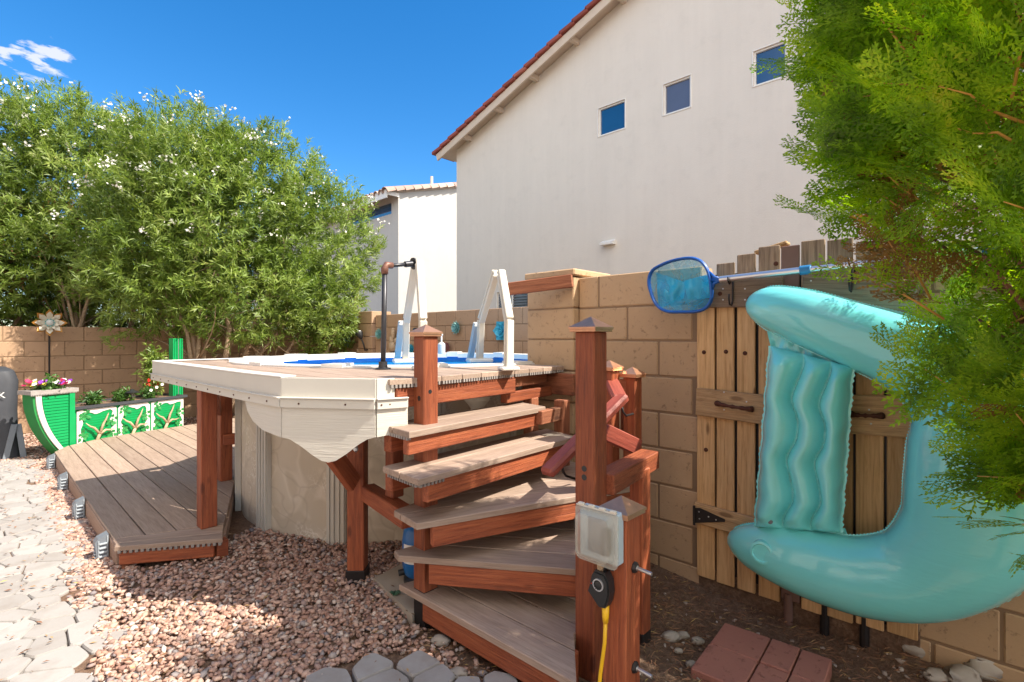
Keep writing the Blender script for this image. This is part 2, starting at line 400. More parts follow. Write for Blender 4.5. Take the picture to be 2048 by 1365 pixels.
# ---------------------------------------------------------------- flagstone path: irregular cells with open joints
def voronoi(x0, x1, y0, y1, cell, jit=.5, keep=None, seed=3, ang=.5, st=1.35):
    r = random.Random(seed); nx = int((x1-x0)/cell)+1; ny = int((y1-y0)/cell)+1; P = {}
    for i in range(-1, nx+1):
        for j in range(-1, ny+1):
            P[i, j] = (x0+(i+.5+r.uniform(-jit, jit))*cell, y0+(j+.5+r.uniform(-jit, jit))*cell)
    def cellof(i, j, p):
        poly = [(p[0]-cell*2, p[1]-cell*2), (p[0]+cell*2, p[1]-cell*2), (p[0]+cell*2, p[1]+cell*2), (p[0]-cell*2, p[1]+cell*2)]
        for di in (-2, -1, 0, 1, 2):
            for dj in (-2, -1, 0, 1, 2):
                q = P.get((i+di, j+dj))
                if q is None or (di == 0 and dj == 0) or len(poly) < 3: continue
                poly = clip(poly, q[0]-p[0], q[1]-p[1], (q[0]**2+q[1]**2-p[0]**2-p[1]**2)/2)
        return poly
    Q = {}
    for (i, j), p in P.items():
        c_ = cellof(i, j, p); Q[i, j] = p if len(c_) < 3 or not (0 <= i < nx and 0 <= j < ny) else (sum(a[0] for a in c_)/len(c_), sum(a[1] for a in c_)/len(c_))
    P = {k_: ((P[k_][0]+Q[k_][0])/2, (P[k_][1]+Q[k_][1])/2) for k_ in P}
    cells = []
    for (i, j), p in P.items():
        if keep and not keep(*p): continue
        poly = [(p[0]-cell*2, p[1]-cell*2), (p[0]+cell*2, p[1]-cell*2), (p[0]+cell*2, p[1]+cell*2), (p[0]-cell*2, p[1]+cell*2)]
        for di in (-2, -1, 0, 1, 2):
            for dj in (-2, -1, 0, 1, 2):
                q = P.get((i+di, j+dj))
                if q is None or (di == 0 and dj == 0): continue
                a, b = q[0]-p[0], q[1]-p[1]; c = (q[0]**2+q[1]**2-p[0]**2-p[1]**2)/2
                poly = clip(poly, a, b, c)
                if len(poly) < 3: break
        if len(poly) >= 3: cells.append(poly)
    return cells
def stones(cells, gap, z0, zt, mb, r):
    for poly in cells:
        cx = sum(p[0] for p in poly)/len(poly); cy = sum(p[1] for p in poly)/len(poly)
        # drop slivers, shrink by the joint, round the corners
        q = []
        for p in poly:
            if not q or math.hypot(p[0]-q[-1][0], p[1]-q[-1][1]) > .02: q.append(p)
        if len(q) < 3: continue
        def shr(d): 
            o = []
            for (x, y) in q:
                L = math.hypot(x-cx, y-cy); k = max(.3, 1-d/L); o.append((cx+(x-cx)*k, cy+(y-cy)*k))
            return o
        def cut(o, f=.16):
            s = []
            for i in range(len(o)):
                a, b = o[i], o[(i+1) % len(o)]
                s.append((a[0]*(1-f)+b[0]*f, a[1]*(1-f)+b[1]*f)); s.append((a[0]*f+b[0]*(1-f), a[1]*f+b[1]*(1-f)))
            return s
        o = cut(cut(shr(gap*.6), .09), .25); i_ = cut(cut(shr(gap*.6+.005), .09), .25); n = len(o)
        dz = r.uniform(-.002, .002); tx = r.uniform(-.006, .006); ty = r.uniform(-.006, .006)
        f = lambda p, z: (p[0], p[1], z+dz+(p[0]-cx)*tx+(p[1]-cy)*ty)
        Vs = [f(p, z0) for p in o]+[f(p, zt-.008) for p in o]+[f(p, zt) for p in i_]
        Fs = [[k, (k+1) % n, n+(k+1) % n, n+k] for k in range(n)]+[[n+k, n+(k+1) % n, 2*n+(k+1) % n, 2*n+k] for k in range(n)]+[list(range(2*n, 3*n))]
        mb.add(Vs, Fs)
def m_flag():
    t = NT('grey flagstone'); v = t.tc.outputs['Object']; g = t.t.nodes.new('ShaderNodeNewGeometry')
    c = t.ramp(g.outputs['Random Per Island'], [(0, (.31, .29, .275)), (.5, (.35, .33, .315)), (1, (.39, .37, .355))])
    n = t.noise(v, 6, 6, .6); n2 = t.noise(v, 80, 4, .7)
    c = t.mix(t.ramp(n, [(.48, (0, 0, 0)), (.75, (.6, .6, .6))]), c, (.22, .18, .15)); c = t.mix(t.math('MULTIPLY', n2, .18), c, (.25, .2, .17))
    return t.bsdf(Base_Color=c, Roughness=.85, Normal=t.bump(n2, .3, .003, t.bump(n, .4, .008)))
M['flag'] = m_flag(); fr = random.Random(4)
def wob(y): return .045*math.sin(y*7.1)+.03*math.sin(y*17+1)
edge = lambda x, y: x < .40+wob(y) and not (y > 7.3 and x > -.1+ (8.2-y)*.5)
mb = MB(); stones(voronoi(-4.2, .62, .4, 8.2, .140, keep=edge, st=1), .005, -.01, .016, mb, fr)
pth = tag(mb.build('path', M['flag'], smooth=False), 'pale grey irregular flagstone paving', kind='structure')
k2 = lambda x, y: ((x-1.0)/.34)**2+((y-1.05)/.78)**2 < 1 and y < 1.79
mb = MB(); stones(voronoi(.4, 1.6, 0, 2.0, .14, keep=k2, seed=9, jit=.35), .012, -.06, .022, mb, fr)
tag(mb.build('path', M['flag']), 'small patch of grey flagstones before the stairs', kind='structure')

# ---------------------------------------------------------------- gravel
def ico():
    p = (1+5**.5)/2; v = [(-1, p, 0), (1, p, 0), (-1, -p, 0), (1, -p, 0), (0, -1, p), (0, 1, p), (0, -1, -p), (0, 1, -p), (p, 0, -1), (p, 0, 1), (-p, 0, -1), (-p, 0, 1)]
    f = [(0, 11, 5), (0, 5, 1), (0, 1, 7), (0, 7, 10), (0, 10, 11), (1, 5, 9), (5, 11, 4), (11, 10, 2), (10, 7, 6), (7, 1, 8), (3, 9, 4), (3, 4, 2), (3, 2, 6), (3, 6, 8), (3, 8, 9), (4, 9, 5), (2, 4, 11), (6, 2, 10), (8, 6, 7), (9, 8, 1)]
    return np.array(v)/1.902, np.array(f)
IV, IF = ico()
def gravel(name, pts, smin, smax, mat, label, flat=.6):
    n = len(pts); s = NR.uniform(smin, smax, n)
    V = np.repeat(IV[None], n, 0)*NR.uniform(.5, 1.4, (n, 12, 1))
    V = V*np.stack([NR.uniform(.75, 1.35, n), NR.uniform(.6, 1.0, n), NR.uniform(flat*.7, flat*1.2, n)], 1)[:, None, :]
    a = NR.uniform(0, 6.28, n); b = NR.uniform(-.6, .6, n)
    cb, sb = np.cos(b), np.sin(b); x, z = V[..., 0]*cb[:, None]-V[..., 2]*sb[:, None], V[..., 0]*sb[:, None]+V[..., 2]*cb[:, None]
    ca, sa = np.cos(a), np.sin(a); X = x*ca[:, None]-V[..., 1]*sa[:, None]; Y = x*sa[:, None]+V[..., 1]*ca[:, None]
    V = np.stack([X, Y, z], 2)*s[:, None, None]+np.array(pts)[:, None, :]
    F = IF[None]+(np.arange(n)*12)[:, None, None]
    return tag(npmesh(name, V.reshape(-1, 3), F.reshape(-1, 3), mat), label, kind='stuff')
M['grav'] = m_island('pink gravel', [(0, (.31, .17, .125)), (.2, (.45, .27, .205)), (.5, (.57, .385, .30)), (.68, (.25, .14, .11)), (.85, (.68, .56, .48)), (.93, (.20, .18, .19)), (1, (.44, .28, .225))], .85, .3, 70)
M['grav2'] = m_island('white brown gravel', [(0, (.30, .22, .17)), (.4, (.48, .40, .34)), (.7, (.20, .13, .09)), (1, (.66, .60, .54))], .85, .3, 70)
gp = []
def ingravel(x, y):
    if x < .33+wob(y): return False
    if ((x-1.0)/.36)**2+((y-1.05)/.80)**2 < 1: return False
    if y < 1.05+.1*math.sin(x*9): return x < .75
    if x > 1.15 and y < 1.95: return R.random() < max(0, 1-(x-1.15)*4)
    if y > 3.4 and x < .62: return R.random() < .75
    if x > .5 and y > 3.05+.35*(x-.5)*2 and x < 2.2: return x < .6 or y < 3.35
    if x > 1.55 and y < 2.6: return R.random() < max(.04, 1-(x-1.55)*3)
    return x < 2.3
for _ in range(40000):
    x = R.uniform(.30, 2.4); y = R.uniform(.3, 3.7)
    if R.random() < (1 if y < 2.8 else .6) and ingravel(x, y): gp.append((x, y, gh(x, y)+R.uniform(-.004, .024)))
gravel('gravel', gp, .009, .0175, M['grav'], 'crushed pink gravel beside the wooden stairs')
gp = []
for _ in range(5200):
    x = R.uniform(.36, .60); y = R.uniform(3.3, 7.4); gp.append((x+ (.0 if y < 6.8 else R.uniform(-.7, .2)), y, R.uniform(-.004, .012)))
for _ in range(3500): gp.append((R.uniform(-1.2, .9), R.uniform(7.3, 9.2), R.uniform(0, .02)))
for _ in range(2500): gp.append((R.uniform(.9, 4.3), R.uniform(7.9, 9.25), R.uniform(0, .02)))
gravel('gravel', gp, .012, .022, M['grav'], 'thin strip of brown gravel along the low deck', .5)
gp = []
for _ in range(3000):
    x = R.uniform(1.15, 2.66); y = R.uniform(-.7, 1.7); d = .55 if y < .35+.0*x else .22
    if R.random() < d*(1.4 if y < .28 and x > 1.9 else .8): gp.append((x, y, gh(x, y)+R.uniform(-.002, .008)))
gravel('gravel', gp, .006, .016, M['grav2'], 'scattered small pale gravel under the gate')
# dry needles and leaf litter on the soil
V = []; F = []
for _ in range(17000):
    if R.random() < .8: x, y = R.uniform(1.2, 2.66), R.uniform(-.9, 1.9)
    else: x, y = R.uniform(1.1, 2.5), R.uniform(1.9, 3.4)
    a = R.uniform(0, 6.28); L = R.uniform(.008, .03); wd = R.uniform(.0008, .002); z = gh(x, y)+R.uniform(.006, .018)
    dx, dy = math.cos(a)*L, math.sin(a)*L; px, py = -math.sin(a)*wd, math.cos(a)*wd; n = len(V)
    V += [(x-dx, y-dy, z), (x+px, y+py, z+.004), (x+dx, y+dy, z+R.uniform(-.003, .008)), (x-px, y-py, z+.002)]; F.append((n, n+1, n+2, n+3))
for _ in range(1500):
    x, y = R.uniform(-.8, 1.5), R.uniform(1.0, 7.3)**1.0; a = R.uniform(0, 6.28); L = R.uniform(.006, .02); wd = L*R.uniform(.15, .4); z = (.030 if x > .33 else .020)+R.uniform(0, .006); dx, dy = math.cos(a)*L, math.sin(a)*L; px, py = -math.sin(a)*wd, math.cos(a)*wd; n = len(V)
    V += [(x-dx, y-dy, z), (x+px, y+py, z+.004), (x+dx, y+dy, z+.002), (x-px, y-py, z+.003)]
    if x < .5 or y < 3.3: F.append((n, n+1, n+2, n+3))
M['litter'] = m_island('dry litter', [(0, (.20, .09, .05)), (.5, (.36, .18, .09)), (.8, (.10, .05, .03)), (.93, (.42, .26, .12)), (1, (.6, .42, .12))], .8, .1)
tag(npmesh('leaf_litter', V, F, M['litter'], nv=4), 'dry brown needles strewn over the soil', kind='stuff')

# ---------------------------------------------------------------- block walls: every block a chamfered box over a mortar core
CH, BL = .2032, .4064
def block_wall(name, label, P, d, nrm, L, top, mat, thick=.15, off=0., z0=-.25, mort=True, cat='wall', ph=0):
    """P start on the face line, d unit direction, nrm outward normal; courses counted down from the top"""
    P = Vector(P); d = Vector(d); nrm = Vector(nrm); Z = Vector((0, 0, 1))
    root = thing(name, label, cat, tuple(P))
    mb = MB(); k = 0; z = top
    while z > z0:
        zl = z-CH; s = -BL+off+(BL/2 if (k+ph) % 2 else 0)
        while s < L:
            a, b = max(s, 0), min(s+BL, L)
            if b-a > .03:
                c = P+d*((a+b)/2)+Z*((z+zl)/2)-nrm*(thick/2)
                Rm = Matrix((d, nrm, Z)).transposed() if d.cross(nrm).dot(Z) > 0 else Matrix((d, -nrm, Z)).transposed()
                mb.box(c, (b-a-.009, thick, CH-.009), M=Rm, ch=.006)
            s += BL
        z = zl; k += 1
    mb.build('blocks', mat, root)
    c = P+d*(L/2)+Z*((top+z0)/2-.004)-nrm*(thick/2)
    Rm = Matrix((d, nrm, Z)).transposed() if d.cross(nrm).dot(Z) > 0 else Matrix((d, -nrm, Z)).transposed()
    MB().box(c, (L-.01, thick-.010, top-z0-.006), M=Rm, ch=.001).build('mortar', M['mortar'], root)
    return root
XW = 2.68
block_wall('block_wall', 'tan concrete block wall between the capped pillar and the timber gate', (XW, 1.15, 0), (0, 1, 0), (-1, 0, 0), .816, 1.66, M['block'], off=.255, z0=-.3)
block_wall('block_wall', 'tan block wall low behind the end of the turquoise float', (XW, -6, 0), (0, 1, 0), (-1, 0, 0), 6.252, 1.66, M['block'], off=.1, z0=-.3)
pil = thing('block_pillar', 'tall tan block pillar with a flat cap at the end of the near wall', 'pillar', (2.83, 2.165, 0))
mb = MB(); z = 1.665; 
while z > -.2: mb.lim((2.626, 1.966, z-CH+.0045), (3.03, 2.362, z-.0045), .006); z -= CH
mb.build('blocks', M['block'], pil); MB().lim((2.633, 1.973, -.2), (3.023, 2.355, 1.66), .001).build('mortar', M['mortar'], pil)
MB().lim((2.612, 1.95, 1.668), (3.045, 2.378, 1.712), .008).build('cap', M['block'], pil)
XF = 4.4
block_wall('block_wall', 'brown block wall behind the pool hung with metal flowers', (XF, 2.0, 0), (0, 1, 0), (-1, 0, 0), 5.22, 1.635, M['blockfar'], off=.0)
block_wall('block_wall', 'lower brown block wall right of the white flowering bush', (XF+.02, 7.66, 0), (0, 1, 0), (-1, 0, 0), 1.80, 1.60, M['blockfar'], off=.1)
p2 = thing('block_pillar', 'short block pillar in the wall behind the left ladder frame', 'pillar', (XF, 7.44, 0))
mb = MB(); z = 1.70
while z > -.2: mb.lim((XF-.06, 7.232, z-CH+.004), (XF+.3, 7.648, z-.004), .006); z -= CH
mb.build('blocks', M['blockfar'], p2)
block_wall('block_wall', 'brown block wall with dappled sun behind the green planter', (-6, 9.3, 0), (1, 0, 0), (0, -1, 0), 10.4, 1.425, M['blockfar'], off=.13)

# ---------------------------------------------------------------- neighbour's big house
def m_glass(name, c, r=.05):
    t = NT(name); n = t.noise(t.tc.outputs['Object'], 1.5, 2)
    return t.bsdf(Base_Color=t.mix(n, c, tuple(x*.6 for x in c)), Roughness=r, Metallic=.0, Specular_IOR_Level=1.0, Coat_Weight=1.0, Coat_Roughness=.02)
M['glass'] = m_glass('blue window glass', (.008, .075, .20)); M['glassg'] = m_glass('grey screened glass', (.10, .11, .17), .35)
XH = 8.4
hs_ = thing('house', 'large cream stucco house with a red tiled gable and small square windows', 'house', (XH, 2, 0))
YE, ZE, YR, SL = 9.96, 6.02, 2.2, .333       # far corner, eave height, ridge, slope
zr = ZE+(YE-YR)*SL; YE2 = YR-(YE-YR)
wins = [(1197, 1250, 202, 275, 'glass'), (1327, 1381, 149, 219, 'glassg'), (1507, 1572, 92, 159, 'glass')]
opens = []
for (xa, xb, yt, yb, g_) in wins:
    a = on_x(xa, yb, XH); b = on_x(xb, yt, XH); opens.append([b.y, a.y, 5.21, 5.75, g_])
opens.append([on_x(1056, 590, XH).y, on_x(994, 590, XH).y, 1.3, 2.33, 'glassg'])
ow = opens[0][1]-opens[0][0]
# gable wall as a grid of quads around the openings
ycut = sorted(set([YE2, YR, YE]+[v for o in opens for v in o[:2]])); zcut = sorted(set([-.2]+[v for o in opens for v in o[2:4]]+[ZE]))
mb = MB()
def quad(mb, pts): mb.add(pts, [list(range(len(pts)))])
for i in range(len(ycut)-1):
    for j in range(len(zcut)-1):
        ya, yb, za, zb = ycut[i], ycut[i+1], zcut[j], zcut[j+1]
        if any(ya >= o[0]-1e-6 and yb <= o[1]+1e-6 and za >= o[2]-1e-6 and zb <= o[3]+1e-6 for o in opens): continue
        quad(mb, [(XH, ya, za), (XH, ya, zb), (XH, yb, zb), (XH, yb, za)])
quad(mb, [(XH, YE2, ZE), (XH, YR, zr), (XH, YE, ZE)])
quad(mb, [(XH, YE, -.2), (XH, YE, ZE), (XH+12, YE, ZE), (XH+12, YE, -.2)]); quad(mb, [(XH, YE2, -.2), (XH+12, YE2, -.2), (XH+12, YE2, ZE), (XH, YE2, ZE)])
for o in opens:                                # reveals
    a, b, c, d = o[:4]; D = .10
    for q in ([(XH, a, c), (XH+D, a, c), (XH+D, a, d), (XH, a, d)], [(XH, b, c), (XH, b, d), (XH+D, b, d), (XH+D, b, c)],
              [(XH, a, c), (XH, b, c), (XH+D, b, c), (XH+D, a, c)], [(XH, a, d), (XH+D, a, d), (XH+D, b, d), (XH, b, d)]): quad(mb, q)
mb.build('wall', M['stucco'], hs_)
for (a, b, c, d, g_) in opens:
    mb = MB(); t = .024
    mb.lim((XH+.02, a, c), (XH+.08, a+t, d)); mb.lim((XH+.02, b-t, c), (XH+.08, b, d)); mb.lim((XH+.022, a+t, c), (XH+.08, b-t, c+t)); mb.lim((XH+.022, a+t, d-t), (XH+.08, b-t, d)); [mb.lim(*q) for q in (((XH-.012, a-.02, c-.02), (XH+.004, b+.02, c-.002)), ((XH-.010, a-.02, d+.002), (XH+.004, b+.02, d+.018)), ((XH-.011, a-.02, c), (XH+.004, a-.002, d)), ((XH-.011, b+.002, c), (XH+.004, b+.02, d)))]
    if d < 3: mb.lim((XH, (a+b)/2-.02, c+t), (XH+.05, (a+b)/2+.02, d-t))
    wo = mb.build('window', M['white'], hs_)
    MB().lim((XH+.055, a+t, c+t), (XH+.065, b-t, d-t), .001).build('pane', M[g_], wo)
    if d < 3:
        mb = MB(); z = c+.05
        while z < d-.05: mb.lim((XH+.012, a+.05, z), (XH+.028, b-.05, z+.03), .001); z += .06
        mb.build('blind', M['greyp'], wo)
RX = XH-.27                                    # rake overhang
def roofz(y): return zr-abs(y-YR)*SL
mb = MB()
for (ya, yb) in ((YR, YE+.42), (YR, YE2-.5)):
    za, zb = roofz(ya), roofz(yb)
    mb.add([(RX, ya, za+.03), (XH+12, ya, za+.03), (XH+12, yb, zb+.03), (RX, yb, zb+.03), (RX, ya, za+.12), (XH+12, ya, za+.12), (XH+12, yb, zb+.12), (RX, yb, zb+.12)],
           [[0, 1, 2, 3], [7, 6, 5, 4], [0, 4, 5, 1], [1, 5, 6, 2], [2, 6, 7, 3], [3, 7, 4, 0]])
rf = mb.build('roof', M['fasc'], hs_, fix=True)
mb = MB()
for sgn in (1, -1):                            # barge board
    yb = YE+.42 if sgn > 0 else YE2-.5; M4 = (Vector((RX-.02, YR, roofz(YR)-.02)), Vector((RX-.02, yb, roofz(yb)-.02)))
    mb.bar(M4[0], M4[1], .045, .17)
mb.build('barge_board', M['fasc'], rf)
s = 0; Ls = math.hypot(YE+.425-YR, (YE+.425-YR)*SL); un = Vector((0, 1, -SL)).normalized(); up = Vector((0, SL, 1)).normalized()
for sg in (1, -1):
    mb = MB(); s = 0
    while s < Ls:
        u_ = Vector((0, un.y*sg, un.z)); up_ = Vector((0, up.y*sg, up.z)); o = Vector((RX-.03, YR, zr+.06))
        a = o+u_*(s-.02)+up_*.045; b = o+u_*(s+.36)+up_*.085
        mb.bar(a, b, .14, .085, .012)
        for k in range(1, 4): mb.bar(a+Vector((k*.2-.04, 0, -.02)), b+Vector((k*.2-.04, 0, -.02)), .21, .05, .02)
        s += .335
    mb.build('tile', M['tile'], rf)
for k in range(9):                             # outlooker ends under the overhang
    y = YE-.55-k*1.08; mb = MB(); mb.bar((RX+.01, y, roofz(y)-.045), (XH, y, roofz(y)-.045), .09, .11); mb.build('rafter', M['fasc'], rf)
v0 = on_x(1217, 485, XH); mb = MB()
mb.add([(XH, v0.y-.16, v0.z+.04), (XH, v0.y+.12, v0.z+.04), (XH-.13, v0.y+.12, v0.z-.02), (XH-.13, v0.y-.16, v0.z-.02), (XH, v0.y-.16, v0.z-.06), (XH, v0.y+.12, v0.z-.06), (XH-.13, v0.y+.12, v0.z-.06), (XH-.13, v0.y-.16, v0.z-.06)],
       [[0, 1, 2, 3], [7, 6, 5, 4], [0, 3, 7, 4], [1, 5, 6, 2], [2, 6, 7, 3], [0, 4, 5, 1]])
mb.build('vent', M['white'], hs_, fix=True)

# ---------------------------------------------------------------- second house
h2 = thing('house', 'smaller white stucco house with brown barrel tiles beyond the pool wall', 'house', (9, 13.45, 0))
X2, Y2, Z2 = 9.0, 13.45, 5.75
mb = MB()
def rz2(x): return Z2+(x-X2)*.27
quad(mb, [(X2, Y2, -.2), (X2+8, Y2, -.2), (X2+8, Y2, rz2(X2+8)), (X2, Y2, Z2)])
wA, wB = on_x(783, 430, X2).y, on_x(700, 430, X2).y; wz0, wz1 = on_x(783, 428, X2).z, on_x(783, 405, X2).z
for (a, b, c, d) in ((Y2, wA, -.2, Z2), (wA, wB, -.2, wz0), (wA, wB, wz1, Z2), (wB, Y2+12, -.2, Z2)): quad(mb, [(X2, a, c), (X2, a, d), (X2, b, d), (X2, b, c)])
quad(mb, [(X2, wA, wz0), (X2+.1, wA, wz0), (X2+.1, wA, wz1), (X2, wA, wz1)]); quad(mb, [(X2, wA, wz1), (X2+.1, wA, wz1), (X2+.1, wB, wz1), (X2, wB, wz1)])
mb.build('wall', M['stucco2'], h2)
MB().lim((X2+.06, wA, wz0), (X2+.09, wB, wz1), .001).build('window', M['glass'], h2)
mb = MB(); mb.add([(X2-.42, Y2-.04, Z2-.10), (X2+8, Y2-.04, rz2(X2+8)), (X2+8, Y2+13, rz2(X2+8)), (X2-.42, Y2+13, Z2-.10), (X2-.42, Y2-.04, Z2+.02), (X2+8, Y2-.04, rz2(X2+8)+.12), (X2+8, Y2+13, rz2(X2+8)+.12), (X2-.42, Y2+13, Z2+.02)],
       [[0, 1, 2, 3], [7, 6, 5, 4], [0, 4, 5, 1], [1, 5, 6, 2], [2, 6, 7, 3], [3, 7, 4, 0]])
rf = mb.build('roof', M['fasc'], h2, fix=True)
mb = MB(); mb.lim((X2-.46, Y2-.05, Z2-.24), (X2-.42, Y2+12, Z2+.02)); mb.lim((X2-.42, Y2-.05, Z2-.14), (X2, Y2-.01, Z2-.02)); mb.build('fascia', M['white'], rf)
mb = MB(); x = X2-.5
def barrel(mb, p0, p1, r0, r1, up=(0, 0, 1), seg=7):
    Mx, L = frame(p0, p1, up); Vs = []
    for (t, r) in ((-L/2, r0), (L/2, r1)):
        for k in range(seg+1): a = math.pi*k/seg; Vs.append((t, r*math.cos(a), r*math.sin(a)))
        for k in range(seg+1): a = math.pi*k/seg; Vs.append((t, (r-.02)*math.cos(a), (r-.02)*math.sin(a)))
    n = seg+1; F = []
    for k in range(seg):
        F += [[k, k+1, 2*n+k+1, 2*n+k], [n+k+1, n+k, 3*n+k, 3*n+k+1], [k+1, k, n+k, n+k+1], [2*n+k, 2*n+k+1, 3*n+k+1, 3*n+k]]
    mb.add(Vs, F, Mx)
while x < X2+5:                                # rake tiles
    barrel(mb, (x, Y2-.03, rz2(x)+.035), (x+.38, Y2-.03, rz2(x+.38)+.075), .175, .135); x += .33
y = Y2+.22
while y < Y2+7:
    for k in range(7):
        x = X2-.5+k*.34; barrel(mb, (x, y, rz2(x)+.05), (x+.38, y, rz2(x+.38)+.03), .135, .115)
    y += .27
mb.build('tile', M['tile2'], rf, smooth='auto')
MB().tube([(X2+2.2, Y2+1.2, 6.2), (X2+2.2, Y2+1.2, 7.02)], .05, 10).build('vent_pipe', M['fasc'], rf)

# ---------------------------------------------------------------- oleanders
M['ole'] = m_leaf('oleander leaf', [(0, (.065, .110, .016)), (.3, (.14, .215, .038)), (.6, (.22, .30, .060)), (.85, (.32, .39, .10)), (1, (.40, .39, .15))], .38, .38)
M['oled'] = m_leaf('dry oleander leaf', [(0, (.22, .10, .04)), (1, (.36, .20, .08))], .3, .7)
t = NT('white petals'); t.bsdf(Base_Color=(.85, .83, .76, 1), Roughness=.6, Subsurface_Weight=.0, Emission_Strength=0.0); M['petal'] = t.m
def unit(v): return v/np.maximum(np.linalg.norm(v, axis=-1, keepdims=True), 1e-9)
def leafset(P, D, nl, L0, L1, W, spread=(.5, 1.25), stem=.2):
    """whorls of pointed leaves: nl leaves round each twig end P pointing along D"""
    n = len(P); P = np.repeat(P, nl, 0); D = np.repeat(D, nl, 0); m = n*nl
    rnd = unit(NR.normal(size=(m, 3))); a = unit(np.cross(D, rnd)); sp = NR.uniform(*spread, m)[:, None]
    d = unit(D*np.cos(sp)+a*np.sin(sp)); base = P-D*NR.uniform(0, stem, m)[:, None]
    L = NR.uniform(L0, L1, m)[:, None]; s = unit(np.cross(d, D+.01)); nn = unit(np.cross(s, d))
    w_ = W*NR.uniform(.75, 1.2, m)[:, None]; droop = np.array([0, 0, -1.])*L*NR.uniform(0, .22, m)[:, None]
    V = np.stack([base, base+d*L*.45+s*w_*.5+nn*w_*.22, base+d*L+droop, base+d*L*.45-s*w_*.5+nn*w_*.22, base+d*L*.5-nn*w_*.05], 1)
    b = (np.arange(m)*5)[:, None]
    F = np.stack([b+[[0, 1, 4]], b+[[1, 2, 4]], b+[[2, 3, 4]], b+[[3, 0, 4]]], 1).reshape(-1, 3)
    return V.reshape(-1, 3), F
def limb(mb, a, b, r0, r1, wig=.08, n=6, seg=7, rnd=R):
    a = Vector(a); b = Vector(b); L = (b-a).length; pts = []
    o1 = Vector((rnd.uniform(-1, 1), rnd.uniform(-1, 1), rnd.uniform(-.3, .3)))*wig*L
    for i in range(n+1):
        t = i/n; p = a.lerp(b, t)+o1*math.sin(t*math.pi)+Vector((rnd.uniform(-1, 1), rnd.uniform(-1, 1), 0))*wig*L*.12*(0 < i < n); pts.append(p)
    mb.tube(pts, [r0+(r1-r0)*i/n for i in range(n+1)], seg); return pts
def oleander(label, base, lobes, nclus, nfl, flz, seed, leafs=11, dry=0):
    global NR
    NR = np.random.RandomState(seed); rr = random.Random(seed)
    root = thing('oleander_bush', label, 'bush', tuple(base), 'flowering oleanders along the back wall')
    lob = [(np.array(c, float), np.array(r, float)) for c, r in lobes]
    wts = np.array([r[0]*r[1]+r[1]*r[2]+r[0]*r[2] for c, r in lob]); wts = wts/wts.sum()
    idx = NR.choice(len(lob), nclus, p=wts); C = np.array([lob[i][0] for i in idx]); Rr = np.array([lob[i][1] for i in idx])
    dirs = unit(NR.normal(size=(nclus, 3))); lump = 1+.13*np.sin(dirs[:, :1]*9+idx[:, None])*np.sin(dirs[:, 1:2]*8+2*idx[:, None])+.10*np.sin(dirs[:, 2:]*13)
    rad_ = np.where(NR.rand(nclus, 1) < .7, NR.uniform(.86, 1.06, (nclus, 1)), NR.uniform(.45, .9, (nclus, 1)))
    P = C+dirs*Rr*rad_*lump
    keep = np.ones(nclus, bool)
    for i, (c, r) in enumerate(lob):           # thin what lies deep inside another lobe
        q = np.linalg.norm((P-c)/r, axis=1); keep &= ~((q < .5) & (idx != i) & (NR.rand(nclus) < .8))
    keep &= P[:, 2] > .12
    P, dirs, idx = P[keep], dirs[keep], idx[keep]
    D = unit(dirs*.8+np.array([0, 0, .55])+NR.normal(size=P.shape)*.38)
    V, F = leafset(P, D, leafs+4, .065, .14, .0175)
    npmesh('crown', V, F, M['ole'], root)
    if dry:
        k = NR.rand(len(P)) < dry; k &= P[:, 2] < lob[0][0][2]
        V, F = leafset(P[k]-dirs[k]*.25, D[k], 7, .07, .13, .02); npmesh('dead_leaves', V, F, M['oled'], root)
    mb = MB()
    for j in range(13):                        # splayed cane stems
        c, r = lob[j % len(lob)]; a = Vector(base)+Vector((rr.uniform(-.25, .25), rr.uniform(-.18, .18), -.05))
        e = Vector(c)+Vector((rr.uniform(-.5, .5)*r[0], rr.uniform(-.5, .5)*r[1], rr.uniform(-.35, .4)*r[2]))
        pts = limb(mb, a, e, rr.uniform(.03, .06), .012, .10, 7, 7, rr)
        for q in range(5):
            p = pts[rr.randint(3, 7)]; k = rr.randrange(len(P)); tgt = Vector(P[k])
            for _ in range(12):
                k2_ = rr.randrange(len(P)); tt = Vector(P[k2_])
                if (tt-p).length < (tgt-p).length: tgt = tt
            limb(mb, p, tgt, .012, .004, .08, 4, 5, rr)
    mb.build('trunk', M['bark'], root, smooth=True)
    # flower heads
    cand = [i for i in range(len(P)) if P[i][2] > flz and (np.linalg.norm((P[i]-lob[idx[i]][0])/lob[idx[i]][1]) > .95)]
    rr.shuffle(cand); V = []; F = []
    for i in cand[:int(nfl*1.7)]:
        c = Vector(P[i])+Vector(D[i])*.1
        for k in range(rr.randint(4, 10)):
            o = c+Vector((rr.gauss(0, .035), rr.gauss(0, .035), rr.gauss(0, .028))); nrm = Vector((rr.gauss(0, 1), rr.gauss(0, 1), rr.gauss(.6, 1))).normalized()
            x = nrm.orthogonal().normalized(); y = nrm.cross(x); s = rr.uniform(.012, .020)
            for q in range(5):
                a = q*1.2566; b0 = x*math.cos(a)+y*math.sin(a); b1 = x*math.cos(a+.5)+y*math.sin(a+.5); b2 = x*math.cos(a-.5)+y*math.sin(a-.5); n = len(V)
                V += [o, o+b2*s*.8+nrm*.004, o+b0*s*1.1+nrm*.008, o+b1*s*.8+nrm*.004]; F.append((n, n+1, n+2, n+3))
    o = npmesh('blossom', np.array([tuple(v) for v in V]), F, M['petal'], root, nv=4); o['kind'] = 'stuff'
    return root
